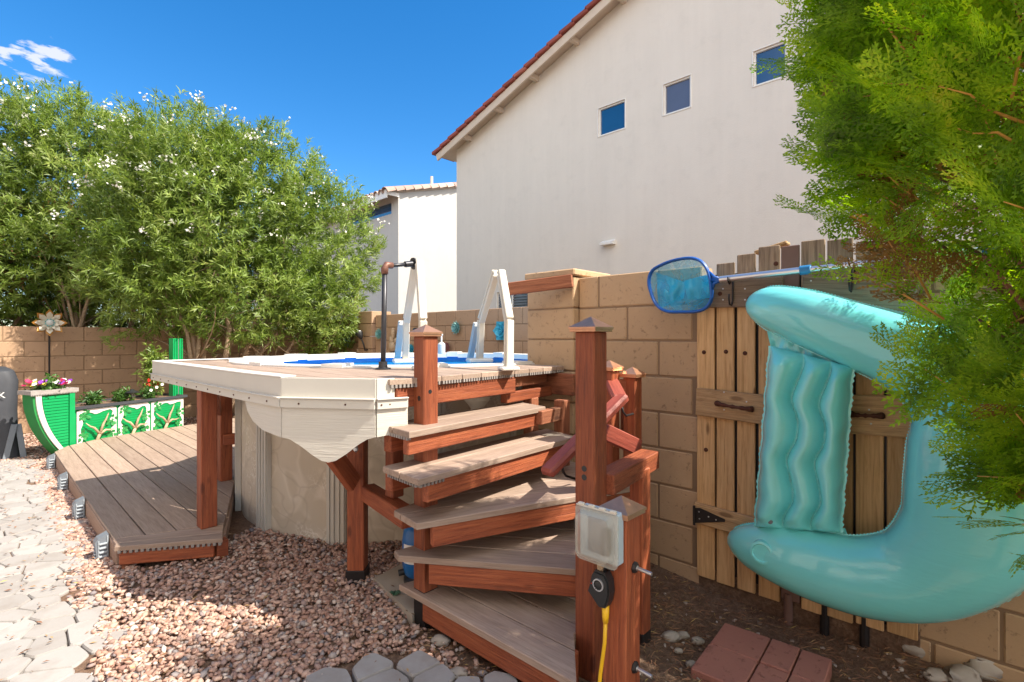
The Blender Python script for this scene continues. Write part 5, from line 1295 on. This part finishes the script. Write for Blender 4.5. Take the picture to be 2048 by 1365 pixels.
# ---------------------------------------------------------------- electric box, timer and cord on the short post
t = NT('smoky clear cover'); b = t.n('ShaderNodeBsdfPrincipled', Base_Color=(.72, .70, .62, 1), Roughness=.22, Coat_Weight=.5); tr = t.n('ShaderNodeBsdfTransparent', Color=(.92, .9, .85, 1)); t.t.links.new(t.n('ShaderNodeMixShader', i0=.36, i1=tr, i2=b), t.o.inputs[0]); M['cover'] = t.m
xi, yi = cI.x, cI.y
OB = thing('outlet_box', 'pale blue weatherproof outlet box with clear cover beside the short copper capped post', 'outlet box', (xi, yi+.09, .65))
mb = MB(); y0, y1 = yi+.005, yi+.150; z0, z1 = .560, .722; mb.lim((xi-.042, y0, z0), (xi-.001, y1, z1), .006); mb.build('box', M['boxbl'], OB)
def rrect(cy_, cz, w_, h_, r, n=6):
    o = []
    for k, (sx_, sy_) in enumerate(((1, 1), (-1, 1), (-1, -1), (1, -1))):
        for i in range(n+1): a = (k+i/n)*math.pi/2; o.append((cy_+sx_*(w_/2-r)+r*math.cos(a), cz+sy_*(h_/2-r)+r*math.sin(a)))
    return o
def shell(levels, cy_, cz):
    V = []; F = []; n = None
    for (x, w_, h_, r) in levels:
        p = rrect(cy_, cz, w_, h_, r); n = len(p); V += [(x, a, b_) for a, b_ in p]
    for k in range(len(levels)-1):
        for i in range(n): j = (i+1) % n; F.append([k*n+i, (k+1)*n+i, (k+1)*n+j, k*n+j])
    F.append([(len(levels)-1)*n+i for i in range(n)][::-1]); return V, F
yc2, zc2 = (y0+y1)/2, (z0+z1)/2
V, F = shell([(xi-.040, .158, .178, .02), (xi-.048, .160, .180, .02), (xi-.050, .136, .150, .02), (xi-.074, .126, .138, .022), (xi-.080, .112, .122, .02)], yc2+.003, zc2); MB().add(V, F).build('cover', M['cover'], OB, smooth='auto', fix=True)
mb = MB(); mb.lim((xi-.046, yc2-.035, zc2-.055), (xi-.043, yc2+.035, zc2+.055)); mb.build('socket_plate', M['greyp'], OB); MB().lim((xi-.072, yc2-.055, zc2-.045), (xi-.046, yc2-.028, zc2+.035), .004).build('plug', M['black'], OB); mb = MB(); [mb.box((xi-.046, yc2-.06+.04*k, zc2+.090), (.014, .022, .010), ch=.003) for k in range(4)]; mb.lim((xi-.052, yc2-.072, zc2+.084), (xi-.041, yc2+.078, zc2+.088), .001); mb.build('hinge', M['cream'], OB)
MB().lim((xi-.03, yc2-.01, zc2-.14), (xi-.012, yc2+.012, zc2-.084)).build('shim', M['drift'], OB)
TM = thing('plug_timer', 'black outdoor plug timer with a round dial hanging below the outlet box', 'timer', (xi-.03, yi+.06, .48)); yt_, zt_ = yi+.073, .468
pr = [(-.018, .058), (.018, .058), (.032, .036), (.036, .0), (.030, -.030), (.020, -.052), (-.004, -.056), (-.032, -.030), (-.046, -.018), (-.036, .012), (-.032, .036)]
Mx = Matrix(((0, 0, -1, xi-.006), (1, 0, 0, yt_), (0, 1, 0, zt_), (0, 0, 0, 1)))
mb = MB(); mb.prism([(-a, b_) for a, b_ in pr], 0, .030, Mx); mb.prism([(-a*.88, b_*.88) for a, b_ in pr], .030, .036, Mx); mb.build('body', M['black'], TM, fix=True)
R90 = Matrix.Rotation(rad(-90), 3, 'Y')
dl = MB().lathe([(.0195, 0), (.0195, .005), (.0155, .005), (.0155, .002)], (xi-.042, yt_+.001, zt_+.018), 24, R90).build('dial', M['alu'], TM, smooth='auto')
mb = MB(); mb.lathe([(.015, 0), (.015, .003), (.008, .006)], (xi-.042, yt_+.001, zt_+.018), 20, R90)
for k in range(12): a = k*math.pi/6; mb.box((xi-.0475, yt_+.001+.0135*math.cos(a), zt_+.018+.0135*math.sin(a)), (.003, .003, .003), ch=.0005)
mb.build('knob', M['black'], dl, smooth='auto')
M['redled'] = m_plain('red lamp', (.8, .02, .01), .3); MB().lathe([(.002, 0), (.002, .001), (0, .002)], (xi-.042, yt_+.028, zt_+.014), 8, R90).build('lamp', M['redled'], TM)
MB().tube([(xi-.02, yc2-.045, z0+.002), (xi-.024, yc2-.045, z0-.02), (xi-.02, yt_-.012, zt_+.072), (xi-.02, yt_-.006, zt_+.05)], .005, 8).build('lead', M['black'], TM, smooth=True)
mb = MB(); cz = zt_-.05
mb.tube([(xi-.022, yt_-.012, cz), (xi-.022, yt_-.012, cz-.035), (xi-.022, yt_-.012, cz-.055)], [.012, .011, .0085], 12); mb.tube([(xi-.022, yt_-.012, cz-.05), (xi-.024, yt_-.010, cz-.12), (xi-.03, yt_+.002, cz-.22), (xi-.04, yt_+.008, cz-.34), (xi-.06, yt_+.0, cz-.48), (xi-.2, yt_-.1, cz-.52), (xi-.5, yt_-.5, cz-.52)], .0062, 10)
tag(mb.build('extension_cord', M['yellow'], smooth=True), 'yellow extension cord hanging down from the black plug timer', 'cord')
mb = None
for z in (.535, .215):
    Rb = Matrix.Rotation(rad(90), 3, 'X'); MB().lathe([(.019, 0), (.019, .003), (.014, .010), (.010, .011)], (xi+.05, yi, z), 8, Rb).build('nut', M['iron'], ST); mb = MB(); mb.lathe([(.0085, .002), (.0085, .012)], (xi+.05, yi, z), 12, Rb); mb.tube([(xi+.05, yi-.01, z), (xi+.05, yi-.062, z-.003)], .0062, 10)
    mb.build('bolt', M['steel'], pF if False else ST, smooth='auto')

# ---------------------------------------------------------------- blue tank behind the stairs, slab
TK = thing('filter_tank', 'blue sand filter tank with a paper label behind the left stair post', 'tank', (0, 0, 0)); tp = at_d(836, 1160, 2.62); TK.location = (tp.x, tp.y, 0); WM[TK.name] = Matrix.Translation((tp.x, tp.y, 0))
MB().lathe([(.05, .05), (.068, .07), (.078, .11), (.080, .24), (.072, .29), (.05, .32), (.03, .33)], (tp.x, tp.y, 0), 24).build('shell', M['bluet'], TK, smooth='auto')
mb = MB(); mb.lathe([(.075, 0), (.072, .05), (.06, .06)], (tp.x, tp.y, .0), 20); mb.tube([(tp.x-.05, tp.y+.03, .08), (tp.x-.085, tp.y+.05, .075)], .016, 10); mb.build('base', M['black'], TK, smooth='auto')
V = []; F = []
for i in range(9):
    a = rad(175)+rad(75)*i/8; V += [(tp.x+.0812*math.cos(a), tp.y+.0812*math.sin(a), .14), (tp.x+.0812*math.cos(a), tp.y+.0812*math.sin(a), .235)]
for i in range(8): F.append((2*i, 2*i+2, 2*i+3, 2*i+1))
npmesh('paper_label', V, F, M['paper'], TK, nv=4)
sp = [at_z(748, 1160, .02), at_z(812, 1126, .02), at_z(880, 1160, .02), at_z(825, 1236, .02)]
mb = MB(); mb.prism([(p.x, p.y) for p in sp], -.05, .03); tag(mb.build('concrete_slab', M['slab'], fix=True), 'flat concrete slab under the stairs beside the filter tank', 'slab')

# ---------------------------------------------------------------- clay pavers and river stones at the right
b0 = at_z(1449, 1246, -.035); b1 = at_z(1666, 1321, -.035); b3 = at_z(1391, 1351, -.035)
ex = Vector((b1.x-b0.x, b1.y-b0.y, 0)); Lx = ex.length; ex /= Lx; ey = Vector((b3.x-b0.x, b3.y-b0.y, 0)).normalized(); ey = (ey-ex*ey.dot(ex)).normalized(); aa = math.atan2(ex.y, ex.x)
lab = [['red clay paver at the back left corner of the set, beside the round stones', 'red clay paver in the middle of the back row below the gate', 'red clay paver at the back right corner of the set'], ['big red clay paver at the front left of the set', 'red clay paver in the middle of the front row', 'red clay paver at the front right of the set']]
u0 = 0
for ci, wd in enumerate((.20, .115, .115)):
    wd = wd*Lx/.43; v0_ = 0
    for ri, dp in enumerate((.21, .22)):
        c = b0+ex*(u0+wd/2)+ey*(v0_+dp/2+(.03*ci if 0 else 0)); mb = MB(); mb.box((c.x, c.y, -.065+.002*((ci+ri) % 2)), (wd-.006, dp-.006, .07), aa+rad(R.uniform(-.6, .6)), .004)
        tag(mb.build('clay_paver', M['brick']), lab[ri][ci], 'paver', 'red clay pavers laid below the gate'); v0_ += dp
    u0 += wd
def rstone(px, py, rx, ry, label, seed, flat=.55):
    z = -.05
    for _ in range(4): q = at_z(px, py, z); z = gh(q.x, q.y)+.01
    dep = q.x*FX+q.y*FY; s = rx*dep/1021; r = random.Random(seed); bm = bmesh.new(); bmesh.ops.create_icosphere(bm, subdivisions=3, radius=1)
    a = r.uniform(0, 3)
    for v in bm.verts:
        k = 1+.12*noise.noise(v.co*1.3+Vector((seed, 0, 0))); v.co = Vector((v.co.x*s*k, v.co.y*s*.75*k, v.co.z*s*flat*k)); v.co.rotate(Matrix.Rotation(-.8+r.uniform(-.4, .4), 3, 'Z')); v.co += Vector((q.x, q.y, z+s*flat*.25))
    me = bpy.data.meshes.new('river_stone'); bm.to_mesh(me); bm.free(); me.polygons.foreach_set('use_smooth', [True]*len(me.polygons)); tag(link('river_stone', me, M['cobble']), label, 'stone', 'rounded river stones on the soil')
for i, (x, y, rx, l) in enumerate(((1342, 1276, 18, 'tan river stone between the stairs and the red pavers, largest of its three'), (1395, 1284, 13, 'white rounded pebble beside the back corner of the red pavers'), (1367, 1272, 12, 'dark flat pebble between the tan stone and the white pebble'), (1383, 1330, 12, 'pale pebble in front of the white pebble near the pavers'), (1357, 1303, 9, 'small pale pebble below the tan river stone'), (1838, 1300, 34, 'flat tan river stone under the right end of the gate'), (1978, 1336, 46, 'large grey brown river stone at the foot of the wall, far right'), (1925, 1358, 34, 'dark river stone in front of the large one at far right'), (1872, 1356, 24, 'pale river stone between the pavers and the far right stones'), (882, 1284, 20, 'grey rounded stone beside the small flagstone patch'), (915, 1352, 22, 'tan flat stone right of the small flagstone patch'))):
    rstone(x, y, rx, rx, l, i*3+1)
sg = thing('plant_sprig', 'small dark green succulent sprig on the slab by the stair post', 'plant', tuple(at_z(790, 1190, .03))); mb = MB(); c = at_z(790, 1188, .035)
for k in range(16): a = k*2.4; d = Vector((math.cos(a), math.sin(a), R.uniform(.1, .7))).normalized()*R.uniform(.02, .036); mb.tube([c, c+d*.5, c+d], [.003, .006, .001], 5)
mb.build('leaves', M['greend2'] if 'greend2' in M else m_plain('dark succulent', (.04, .11, .06), .5), sg, smooth=True)
# ---------------------------------------------------------------- wall flowers and ornaments on the wall behind the pool
XA = XF-.035
def petal(mb, o, d, up, L, w_, th=.004):
    d = d.normalized(); s = d.cross(up).normalized(); n = s.cross(d)
    P = [o, o+d*L*.35+s*w_*.42-n*.1*L, o+d*L*.72+s*w_*.5, o+d*L+n*.12*L, o+d*L*.72-s*w_*.5, o+d*L*.35-s*w_*.42-n*.1*L, o+d*L*.5+n*-.05*L]
    B = [p-n*th for p in P]; V = P+B; F = []
    for i in range(6): F.append([i, (i+1) % 6, 6]); F.append([7+(i+1) % 6, 7+i, 13]); F.append([(i+1) % 6, i, 7+i, 7+(i+1) % 6])
    mb.add(V, F)
def rosette(px, py, rpx, mat, label, rows=((11, 1, .1), (9, .78, .4), (7, .52, .8)), wide=.24, X=XA):
    o = on_x(px, py, X); r = rpx*(o.x*FX+o.y*FY)/1021; root = thing('metal_flower', label, 'wall ornament', tuple(o), 'metal flowers on the pool wall')
    ax = Vector((-1, 0, 0)); k0 = 0
    for (n, f, lift) in rows:
        mb = MB()
        for k in range(n):
            a = 2*math.pi*(k+k0*.5)/n; d = Vector((-math.sin(lift), math.cos(lift)*math.cos(a), math.cos(lift)*math.sin(a))); petal(mb, o+ax*(.004+.006*k0), d, ax, r*f, r*wide*2*f*(.7 if n > 10 else 1))
        k0 += 1; mb.build('petal_ring', M[mat], root)
    MB().lathe([(r*.12, 0), (r*.1, .02), (0, .03)], o+ax*.02, 10, Matrix.Rotation(rad(-90), 3, 'Y')).build('centre', M[mat], root); return root
rosette(696, 681, 16, 'greysuc', 'teal metal rosette left of the black spotlight on the pool wall', wide=.36, rows=((7, 1, .12), (6, .72, .45), (4, .42, .9)))
rosette(759, 668, 12, 'greysuc', 'small teal metal rosette just left of the pipe grab rail')
rosette(823, 698, 11, 'bluesuc', 'small blue metal rosette half hidden behind the left ladder frame')
rosette(894, 695, 12, 'pinksuc', 'pink brown metal rosette low beside the copper capped stair post')
rosette(913, 656, 14, 'greysuc', 'pale teal metal rosette between the two ladder frames', wide=.26)
rosette(1005, 662, 22, 'bluesuc', 'big bright blue metal rosette behind the right ladder frame', wide=.42, rows=((6, 1, .15), (6, .72, .4), (5, .45, .8)))
SP = thing('spotlight', 'black solar spotlight on a bent arm beside the teal rosette', 'spotlight', tuple(on_x(745, 699, XF)))
a = on_x(742, 699, XF-.005); b = on_x(730, 701, XF-.1); c = on_x(727, 688, XF-.13); d = on_x(722, 676, XF-.15)
MB().lathe([(.045, 0), (.045, .012), (.02, .02)], a, 16, Matrix.Rotation(rad(-90), 3, 'Y')).build('base', M['black'], SP, smooth='auto')
MB().tube([a, b, c, d], .014, 8).build('arm', M['black'], SP, smooth=True)
dz = (d-c).normalized(); hd = MB().tube([d-dz*.02, d+dz*.03, d+dz*.08, d+dz*.10], [.02, .045, .062, .060], 14).build('lamp_head', M['black'], SP, smooth=True)
MB().lathe([(.05, 0), (.05, .004)], d+dz*.101, 14, dz.to_track_quat('Z', 'Y').to_matrix()).build('lens', M['alu'], hd)
LZ = thing('lizard_ornament', 'small grey lizard ornament under the black spotlight', 'ornament', tuple(on_x(718, 704, XA))); mb = MB(); o = on_x(717, 705, XA); 
mb.tube([o+Vector((0, -.03, -.07)), o+Vector((-.01, .01, -.03)), o+Vector((-.012, -.01, .02)), o+Vector((-.01, .005, .055)), o+Vector((-.01, 0, .08))], [.005, .014, .019, .013, .004], 8)
for (y, z, s) in ((.0, .03, 1), (0, .03, -1), (.0, -.02, 1), (0, -.02, -1)): mb.tube([o+Vector((-.01, y, z)), o+Vector((-.01, y+.035*s, z+.01)), o+Vector((-.005, y+.045*s, z+.03))], [.006, .005, .004], 6)
mb.build('body', M['drift'], LZ, smooth=True)
CT = thing('cactus_ornament', 'pale metal cactus ornament between the pipe rail and left ladder frame', 'ornament', tuple(on_x(787, 700, XA)))
for (x, y0, y1, r) in ((787, 704, 684, 10), (784, 690, 672, 6), (793, 688, 676, 5), (786, 678, 656, 4)):
    p = on_x(x, y0, XA-.02); q = on_x(x, y1, XA-.02); rm = r*(p.x*FX+p.y*FY)/1021; MB().tube([p, p+(q-p)*.12, p+(q-p)*.5, p+(q-p)*.88, q], [rm*.5, rm*.85, rm, rm*.8, rm*.25], 12).build('lobe', M['drift'], CT, smooth=True)
MB().lathe([(.035, 0), (.05, .05), (.04, .055)], on_x(787, 711, XA-.02), 12).build('pot', M['black'], CT)
CM = thing('wall_camera', 'tiny black camera on the wall behind the left ladder frame', 'camera', tuple(on_x(832, 663, XF))); p = on_x(832, 663, XF-.04)
MB().box(p, (.07, .06, .10), ch=.01).build('body', M['black'], CM); MB().lathe([(.018, 0), (.018, .012), (.008, .014)], p+Vector((-.035, 0, .02)), 10, Matrix.Rotation(rad(-90), 3, 'Y')).build('lens', M['glass'], CM)
DS = thing('chlorine_float', 'small clear and white bottle with a ball top on the far pool rail', 'bottle', tuple(at_d(883, 708, 5.4))); p = at_d(883, 708, 5.35)
MB().lathe([(.035, 0), (.04, .02), (.04, .10), (.02, .12)], p, 14).build('bottle', M['resinbl'], DS, smooth='auto'); MB().tube([p+Vector((0, 0, .12)), p+Vector((0, 0, .19))], .008, 8).build('stem', M['white'], DS); MB().lathe([(.004, -.016), (.014, -.008), (.017, 0), (.014, .010), (.002, .017)], p+Vector((0, 0, .20)), 12).build('ball', M['white'], DS, smooth=True)

# ---------------------------------------------------------------- green planter, round tub and things by the back wall
PL = thing('planter_box', 'long green planter box with white cut out panels and driftwood', 'planter', (1.25, 7.6, 0))
A, B = Vector((.72, 7.20, 0)), Vector((1.86, 7.70, 0)); e1 = (B-A).normalized(); LP = (B-A).length; e2 = Vector((-e1.y, e1.x, 0)); MP = Matrix((e1, -e2*-1, Vector((0, 0, 1)))).transposed().to_4x4(); MP.translation = A
def PB(x, y, z): return A+e1*x+e2*y+Vector((0, 0, z))
mb = MB(); mb.prism([(0, 0), (LP, 0), (LP, .45), (0, .45)], .02, .49, MP); mb.build('box', M['green'], PL, fix=True)
mb = MB()
for z0, z1 in (): pass
mb.prism([(-.02, -.035), (LP+.03, -.035), (LP+.03, .0), (-.02, .0)], .495, .525, MP); mb.prism([(-.02, .45), (LP+.03, .45), (LP+.03, .485), (-.02, .485)], .495, .525, MP); mb.prism([(LP, .0), (LP+.03, .0), (LP+.03, .45), (LP, .45)], .495, .525, MP); mb.prism([(-.02, .0), (.015, .0), (.015, .45), (-.02, .45)], .495, .525, MP)
mb.build('rim', M['charcoal'], PL, fix=True)
mb = MB(); mb.prism([(.02, .005), (LP-.005, .005), (LP-.005, .445), (.02, .445)], .488, .505, MP); mb.build('soil', M['dirt'], PL, fix=True)
# white frames with ragged cut-outs
def frame_panel(x0, x1, seed, w_=.045):
    r = random.Random(seed); z0, z1 = .06, .485; cx, cz = (x0+x1)/2, (z0+z1)/2; n = 40; O = []; I = []
    for i in range(n):
        a = 2*math.pi*i/n; c, s = math.cos(a), math.sin(a); k = min((x1-x0)/2/max(abs(c), 1e-6), (z1-z0)/2/max(abs(s), 1e-6)); O.append((cx+c*k, cz+s*k))
        k2 = min(((x1-x0)/2-w_)/max(abs(c), 1e-6), ((z1-z0)/2-w_)/max(abs(s), 1e-6)); k2 *= 1+.10*math.sin(i*.9+seed)+r.uniform(-.05, .05); I.append((cx+c*min(k2, k*.96), cz+s*min(k2, k*.96)))
    V = [tuple(PB(x, -.012, z)) for x, z in O]+[tuple(PB(x, -.012, z)) for x, z in I]+[tuple(PB(x, -.001, z)) for x, z in O]+[tuple(PB(x, -.001, z)) for x, z in I]; F = []
    for i in range(n): j = (i+1) % n; F += [[i, j, n+j, n+i], [n+i, n+j, 3*n+j, 3*n+i], [j, i, 2*n+i, 2*n+j]]
    MB().add(V, F).build('panel_frame', M['whitep'], PL, fix=True)
    mb = MB(); z = z0
    while z < z1-.02: mb.add([tuple(PB(x0+.01, -.001, z)), tuple(PB(x1-.01, -.001, z)), tuple(PB(x1-.01, -.008, z+.026)), tuple(PB(x0+.01, -.008, z+.026)), tuple(PB(x0+.01, -.001, z+.028)), tuple(PB(x1-.01, -.001, z+.028))], [[0, 1, 2, 3], [3, 2, 5, 4]]); z += .028
    mb.build('slats', M['green'], PL, fix=True)
    for (lx, lz) in ((x0+.07, z1-.06), (x1-.05, z1-.16), (x1-.06, z0+.12), (x0+.06, z0+.14)):
        mb = MB()
        for k in range(6):
            a = k*1.05+r.uniform(0, 1); petal(mb, PB(lx, -.016, lz), e1*math.cos(a)+Vector((0, 0, math.sin(a))), -e2, r.uniform(.05, .08), .035, .002)
        mb.build('cut_leaf', M['greend'], PL)
for i, (a, b) in enumerate(((.02, .42), (.44, .80), (.82, LP-.01))): frame_panel(a, b, i+2)
def drift(x, label, seed):
    r = random.Random(seed); t_ = thing('driftwood', label, 'driftwood', tuple(PB(x, -.05, .08)), 'driftwood branches on the planter front'); 
    o = PB(x-.06, -.04, .08); m = PB(x, -.055, .20); e_ = PB(x+.10, -.04, .42); f_ = PB(x-.13, -.04, .34)
    MB().tube([o, o+(m-o)*.5+e1*.01, m], [.014, .017, .016], 8).build('stem', M['drift'], t_, smooth=True)
    for tgt in (e_, f_, PB(x+.16, -.045, .24)): MB().tube([m, m+(tgt-m)*.4+Vector((0, 0, .02)), m+(tgt-m)*.7, tgt], [.014, .012, .009, .004], 7).build('branch', M['drift'], t_, smooth=True)
drift(.22, 'driftwood branch on the leftmost white framed panel', 1); drift(.60, 'driftwood branch on the middle white framed panel', 2); drift(.99, 'driftwood branch on the rightmost white framed panel', 3)
def bushlet(name, c, r, n, mat, parent, L=(.03, .07), W=.02):
    D = unit(NR.normal(size=(n, 3))+np.array([0, 0, .4])); P = np.array(tuple(c))+D*np.array(r)*NR.uniform(.3, 1, (n, 1)); V, F = leafset(P, D, 6, L[0], L[1], W); return npmesh(name, V, F, mat, parent)
M['dkleaf'] = m_leaf('dark shrub leaf', [(0, (.02, .06, .01)), (.6, (.05, .13, .02)), (1, (.10, .2, .03))], .25)
for i, (x, l, r_) in enumerate(((.30, 'dark green herb growing at the left end of the planter box', .10), (.62, 'low leafy herb in the middle of the planter box beside the lantern', .08), (.92, 'leafy plant with small white flowers right of the lantern', .13))):
    t_ = thing('potted_herb', l, 'plant', tuple(PB(x, .2, .5)), 'plants growing in the long planter'); bushlet('foliage', PB(x, .2, .57), (r_*1.2, r_, r_), 90, M['dkleaf'], t_)
    if i == 2:
        for k in range(3): mb = MB(); p = PB(x-.04+.07*k, .08, .62+.03*k); [petal(mb, p, Vector((math.cos(a), -.2, math.sin(a))), Vector((0, -1, 0)), .02, .016, .002) for a in (0, 1.26, 2.5, 3.8, 5)]; mb.build('flower', M['petal'], t_)
RF = thing('flower_plant', 'tall plant with one big red flower beside the green post', 'plant', tuple(PB(1.12, .22, .5)), 'plants growing in the long planter'); bushlet('foliage', PB(1.02, .25, .85), (.18, .14, .38), 300, M['arb'] if 0 else M['ole'], RF, (.04, .09), .022)
mb = MB(); p = at_d(304, 765, 6.55); [petal(mb, p+Vector((R.gauss(0, .03), R.gauss(0, .03), R.gauss(0, .025))), Vector((R.gauss(0, 1), -.6, R.gauss(.1, 1))), Vector((0, -1, .2)), .055, .05, .002) for _ in range(26)]; mb.build('flower', M['red'], RF)
LN = thing('lantern', 'small black garden lantern standing in the planter box', 'lantern', tuple(PB(.66, .12, .5))); o = PB(.68, .12, .50)
MB().tube([o, o+Vector((0, 0, .06))], .006, 8).build('stake', M['black'], LN); MB().lathe([(.03, .05), (.035, .055), (.028, .10), (.03, .11)], o, 4).build('glass', M['cover'], LN); MB().lathe([(.075, .105), (.078, .112), (.03, .135), (.012, .15)], o, 8).build('roof', M['black'], LN, smooth='auto')
GP = thing('green_post', 'bright green ribbed post standing behind the right end of the planter', 'post', (0, 0, 0)); p = at_d(352, 700, 6.75); GP.location = (p.x, p.y, 0); WM[GP.name] = Matrix.Translation((p.x, p.y, 0))
mb = MB(); mb.box((p.x, p.y, .63), (.13, .09, 1.26), rad(20)); mb.build('body', M['green'], GP)
mb = MB(); rt = Matrix.Rotation(rad(20), 3, 'Z')
for dx in (-.045, -.015, .015, .045): q = p+rt @ Vector((dx, -.05, 0)); mb.box((q.x, q.y, .63), (.012, .014, 1.255), rad(20))
mb.build('rib', M['green'], GP); mb = MB(); q = p+rt @ Vector((0, -.052, 0)); mb.box((q.x, q.y, .63), (.006, .008, 1.25), rad(20)); mb.build('stripe', M['alu'], GP)
# half round tub with flowers
TB = thing('flower_tub', 'green slatted tub with a curved side and grey rim full of petunias', 'planter', (.5, 7.15, 0))
C0, C1 = Vector((.385, 7.02, 0)), Vector((.715, 7.165, 0)); t1_ = (C1-C0).normalized(); t2_ = Vector((-t1_.y, t1_.x, 0)); LT = (C1-C0).length
MT = Matrix((t1_, Vector((0, 0, 1)), -t2_)).transposed().to_4x4(); MT.translation = C0
def curve_x(z): k = 1-z/.70; return .29*LT/.47*max(0, k)**2.1*1.25
out_l = [(curve_x(z), z) for z in np.linspace(.0, .69, 16)]
mb = MB(); mb.prism([(LT, 0)]+[(LT, .69)]+out_l[::-1], -.17, 0, MT); mb.build('body', M['greend'], TB, fix=True)
mb = MB(); z = .02
while z < .66: x0 = curve_x(z+.01)+.075; mb.prism([(x0, z), (LT-.055, z), (LT-.055, z+.026), (curve_x(z+.03)+.075, z+.026)], 0, .012, MT); z += .031
mb.build('slats', M['green'], TB, fix=True)
V = []; F = []; mb = MB(); zs = list(np.linspace(0, .685, 16)); mb.prism([(curve_x(z)+.02, z) for z in zs]+[(curve_x(z)+.066, z) for z in zs[::-1]], .0005, .018, MT); mb.build('curved_stripe', M['whitep'], TB, fix=True)
mb = MB(); mb.prism([(LT-.05, 0), (LT, 0), (LT, .69), (LT-.05, .69)], .0005, .022, MT); mb.build('corner_strip', M['green'], TB, fix=True)
mb = MB(); mb.prism([(-.03, .695), (LT+.03, .695), (LT+.03, .735), (-.03, .735)], -.19, .03, MT); 
for k in range(30): q = MT @ Vector((-.02+k*(LT+.04)/30, .69, .02)); mb.box(q, (.009, .02, .014), math.atan2(t1_.y, t1_.x))
mb.build('rim', M['compgrey'], TB, fix=True)
PT = thing('petunias', 'mixed petunias in white, purple, red and yellow on the green tub', 'flowers', tuple(MT @ Vector((LT/2, .74, -.07)))); c = MT @ Vector((LT/2, .75, -.07))
bushlet('foliage', c, (.18, .09, .045), 130, M['dkleaf'], PT, (.03, .05), .025)
M['pur'] = m_plain('purple petals', (.20, .03, .33), .6); M['mag'] = m_plain('crimson petals', (.42, .01, .08), .6); M['yel'] = m_plain('yellow petals', (.70, .60, .06), .6)
for nm, mt, cnt, off in (('white_flower', 'petal', 9, .0), ('purple_flower', 'pur', 12, .05), ('crimson_flower', 'mag', 14, -.02), ('yellow_flower', 'yel', 7, -.08)):
    mb = MB()
    for _ in range(cnt):
        o = Vector(c)+t1_*(off+R.uniform(-.17, .17) if off < .06 else .1)+t2_*R.uniform(-.07, .08)+Vector((0, 0, .035+R.uniform(0, .05))); nr_ = Vector((R.gauss(-.2, .4), R.gauss(-.5, .4), .8)).normalized(); x = nr_.orthogonal().normalized(); y = nr_.cross(x)
        for q in range(5): a = q*1.257; petal(mb, o, x*math.cos(a)+y*math.sin(a), nr_, .024, .024, .001)
    o_ = mb.build(nm, M[mt], PT); o_['kind'] = 'stuff'
# metal sunflower on a stake
SF = thing('flower_stake', 'painted metal flower with cream and orange petals on a tall stake', 'garden stake', (0, 0, 0)); p = on_y(99, 646, 9.12); SF.location = (p.x, p.y, 0); WM[SF.name] = Matrix.Translation((p.x, p.y, 0))
MB().tube([(p.x, p.y+.02, 0), (p.x, p.y+.02, p.z)], .011, 8).build('stake', M['iron'], SF)
M['cop2'] = m_plain('orange enamel', (.50, .24, .05), .4, .3, .3, 30); M['crm2'] = m_plain('cream enamel', (.66, .60, .50), .4, .1, .2, 30)
for (n, L_, mt, off) in ((8, .185, 'cop2', 0), (8, .155, 'crm2', .02), (9, .10, 'crm2', .04), (9, .06, 'greysuc', .055)):
    mb = MB()
    for k in range(n): a = 2*math.pi*(k+(.5 if off in (.04,) else 0))/n; petal(mb, p+Vector((0, -off, 0)), Vector((math.cos(a), -.18, math.sin(a))), Vector((0, -1, 0)), L_, L_*.42, .002)
    mb.build('petal_ring', M[mt], SF)
MB().lathe([(.04, 0), (.036, .012), (.02, .02)], p+Vector((0, -.06, 0)), 14, Matrix.Rotation(rad(90), 3, 'X')).build('centre', M['resinbl'], SF, smooth='auto')
# covered grill at the left edge
BQ = thing('covered_grill', 'covered grill under a dark grey cloth at the left edge', 'grill', (-.1, 7.65, 0))
V = []; F = []; lv = [(.0, .02, .0), (.16, .0, .0), (.5, -.01, 0), (.80, .0, .0), (.90, -.03, 0), (.94, -.09, 0)]; n = 40
for (z, ex_, _) in lv:
    for (a, b) in rrect(-.1, 7.72, .80+2*ex_, .50+2*ex_, .09, 9): V.append((a+.012*noise.noise(Vector((a*9, b*9, z*2))), b+.012*noise.noise(Vector((a*9, b*9, z*2+9))), z+.02))
for k in range(len(lv)-1):
    for i in range(n): j = (i+1) % n; F.append([k*n+i, k*n+j, (k+1)*n+j, (k+1)*n+i])
F.append([(len(lv)-1)*n+i for i in range(n)]); mb = MB(); mb.add(V, F); cv = mb.build('cover', M['charcoal'], BQ, smooth='auto')
for (x0, x1) in ((.20, .28), (.34, .30)):
    pass
mb = MB(); mb.bar((.34, 7.44, .0), (.30, 7.50, .36), .05, .05); mb.bar((.20, 7.42, .0), (.27, 7.48, .36), .05, .05); mb.build('leg', M['greyp'], BQ)
cu = bpy.data.curves.new('txt', 'FONT'); cu.body = 'K'; cu.size = .085; cu.extrude = .0008; tmp = bpy.data.objects.new('txt', cu); COL.objects.link(tmp)
me = bpy.data.meshes.new_from_object(tmp.evaluated_get(bpy.context.evaluated_depsgraph_get())); bpy.data.objects.remove(tmp)
q = on_y(-4, 797, 7.45); link('lettering', me, M['white'], cv, Matrix.Translation((q.x, 7.452, q.z)) @ Matrix.Rotation(rad(90), 4, 'X'))
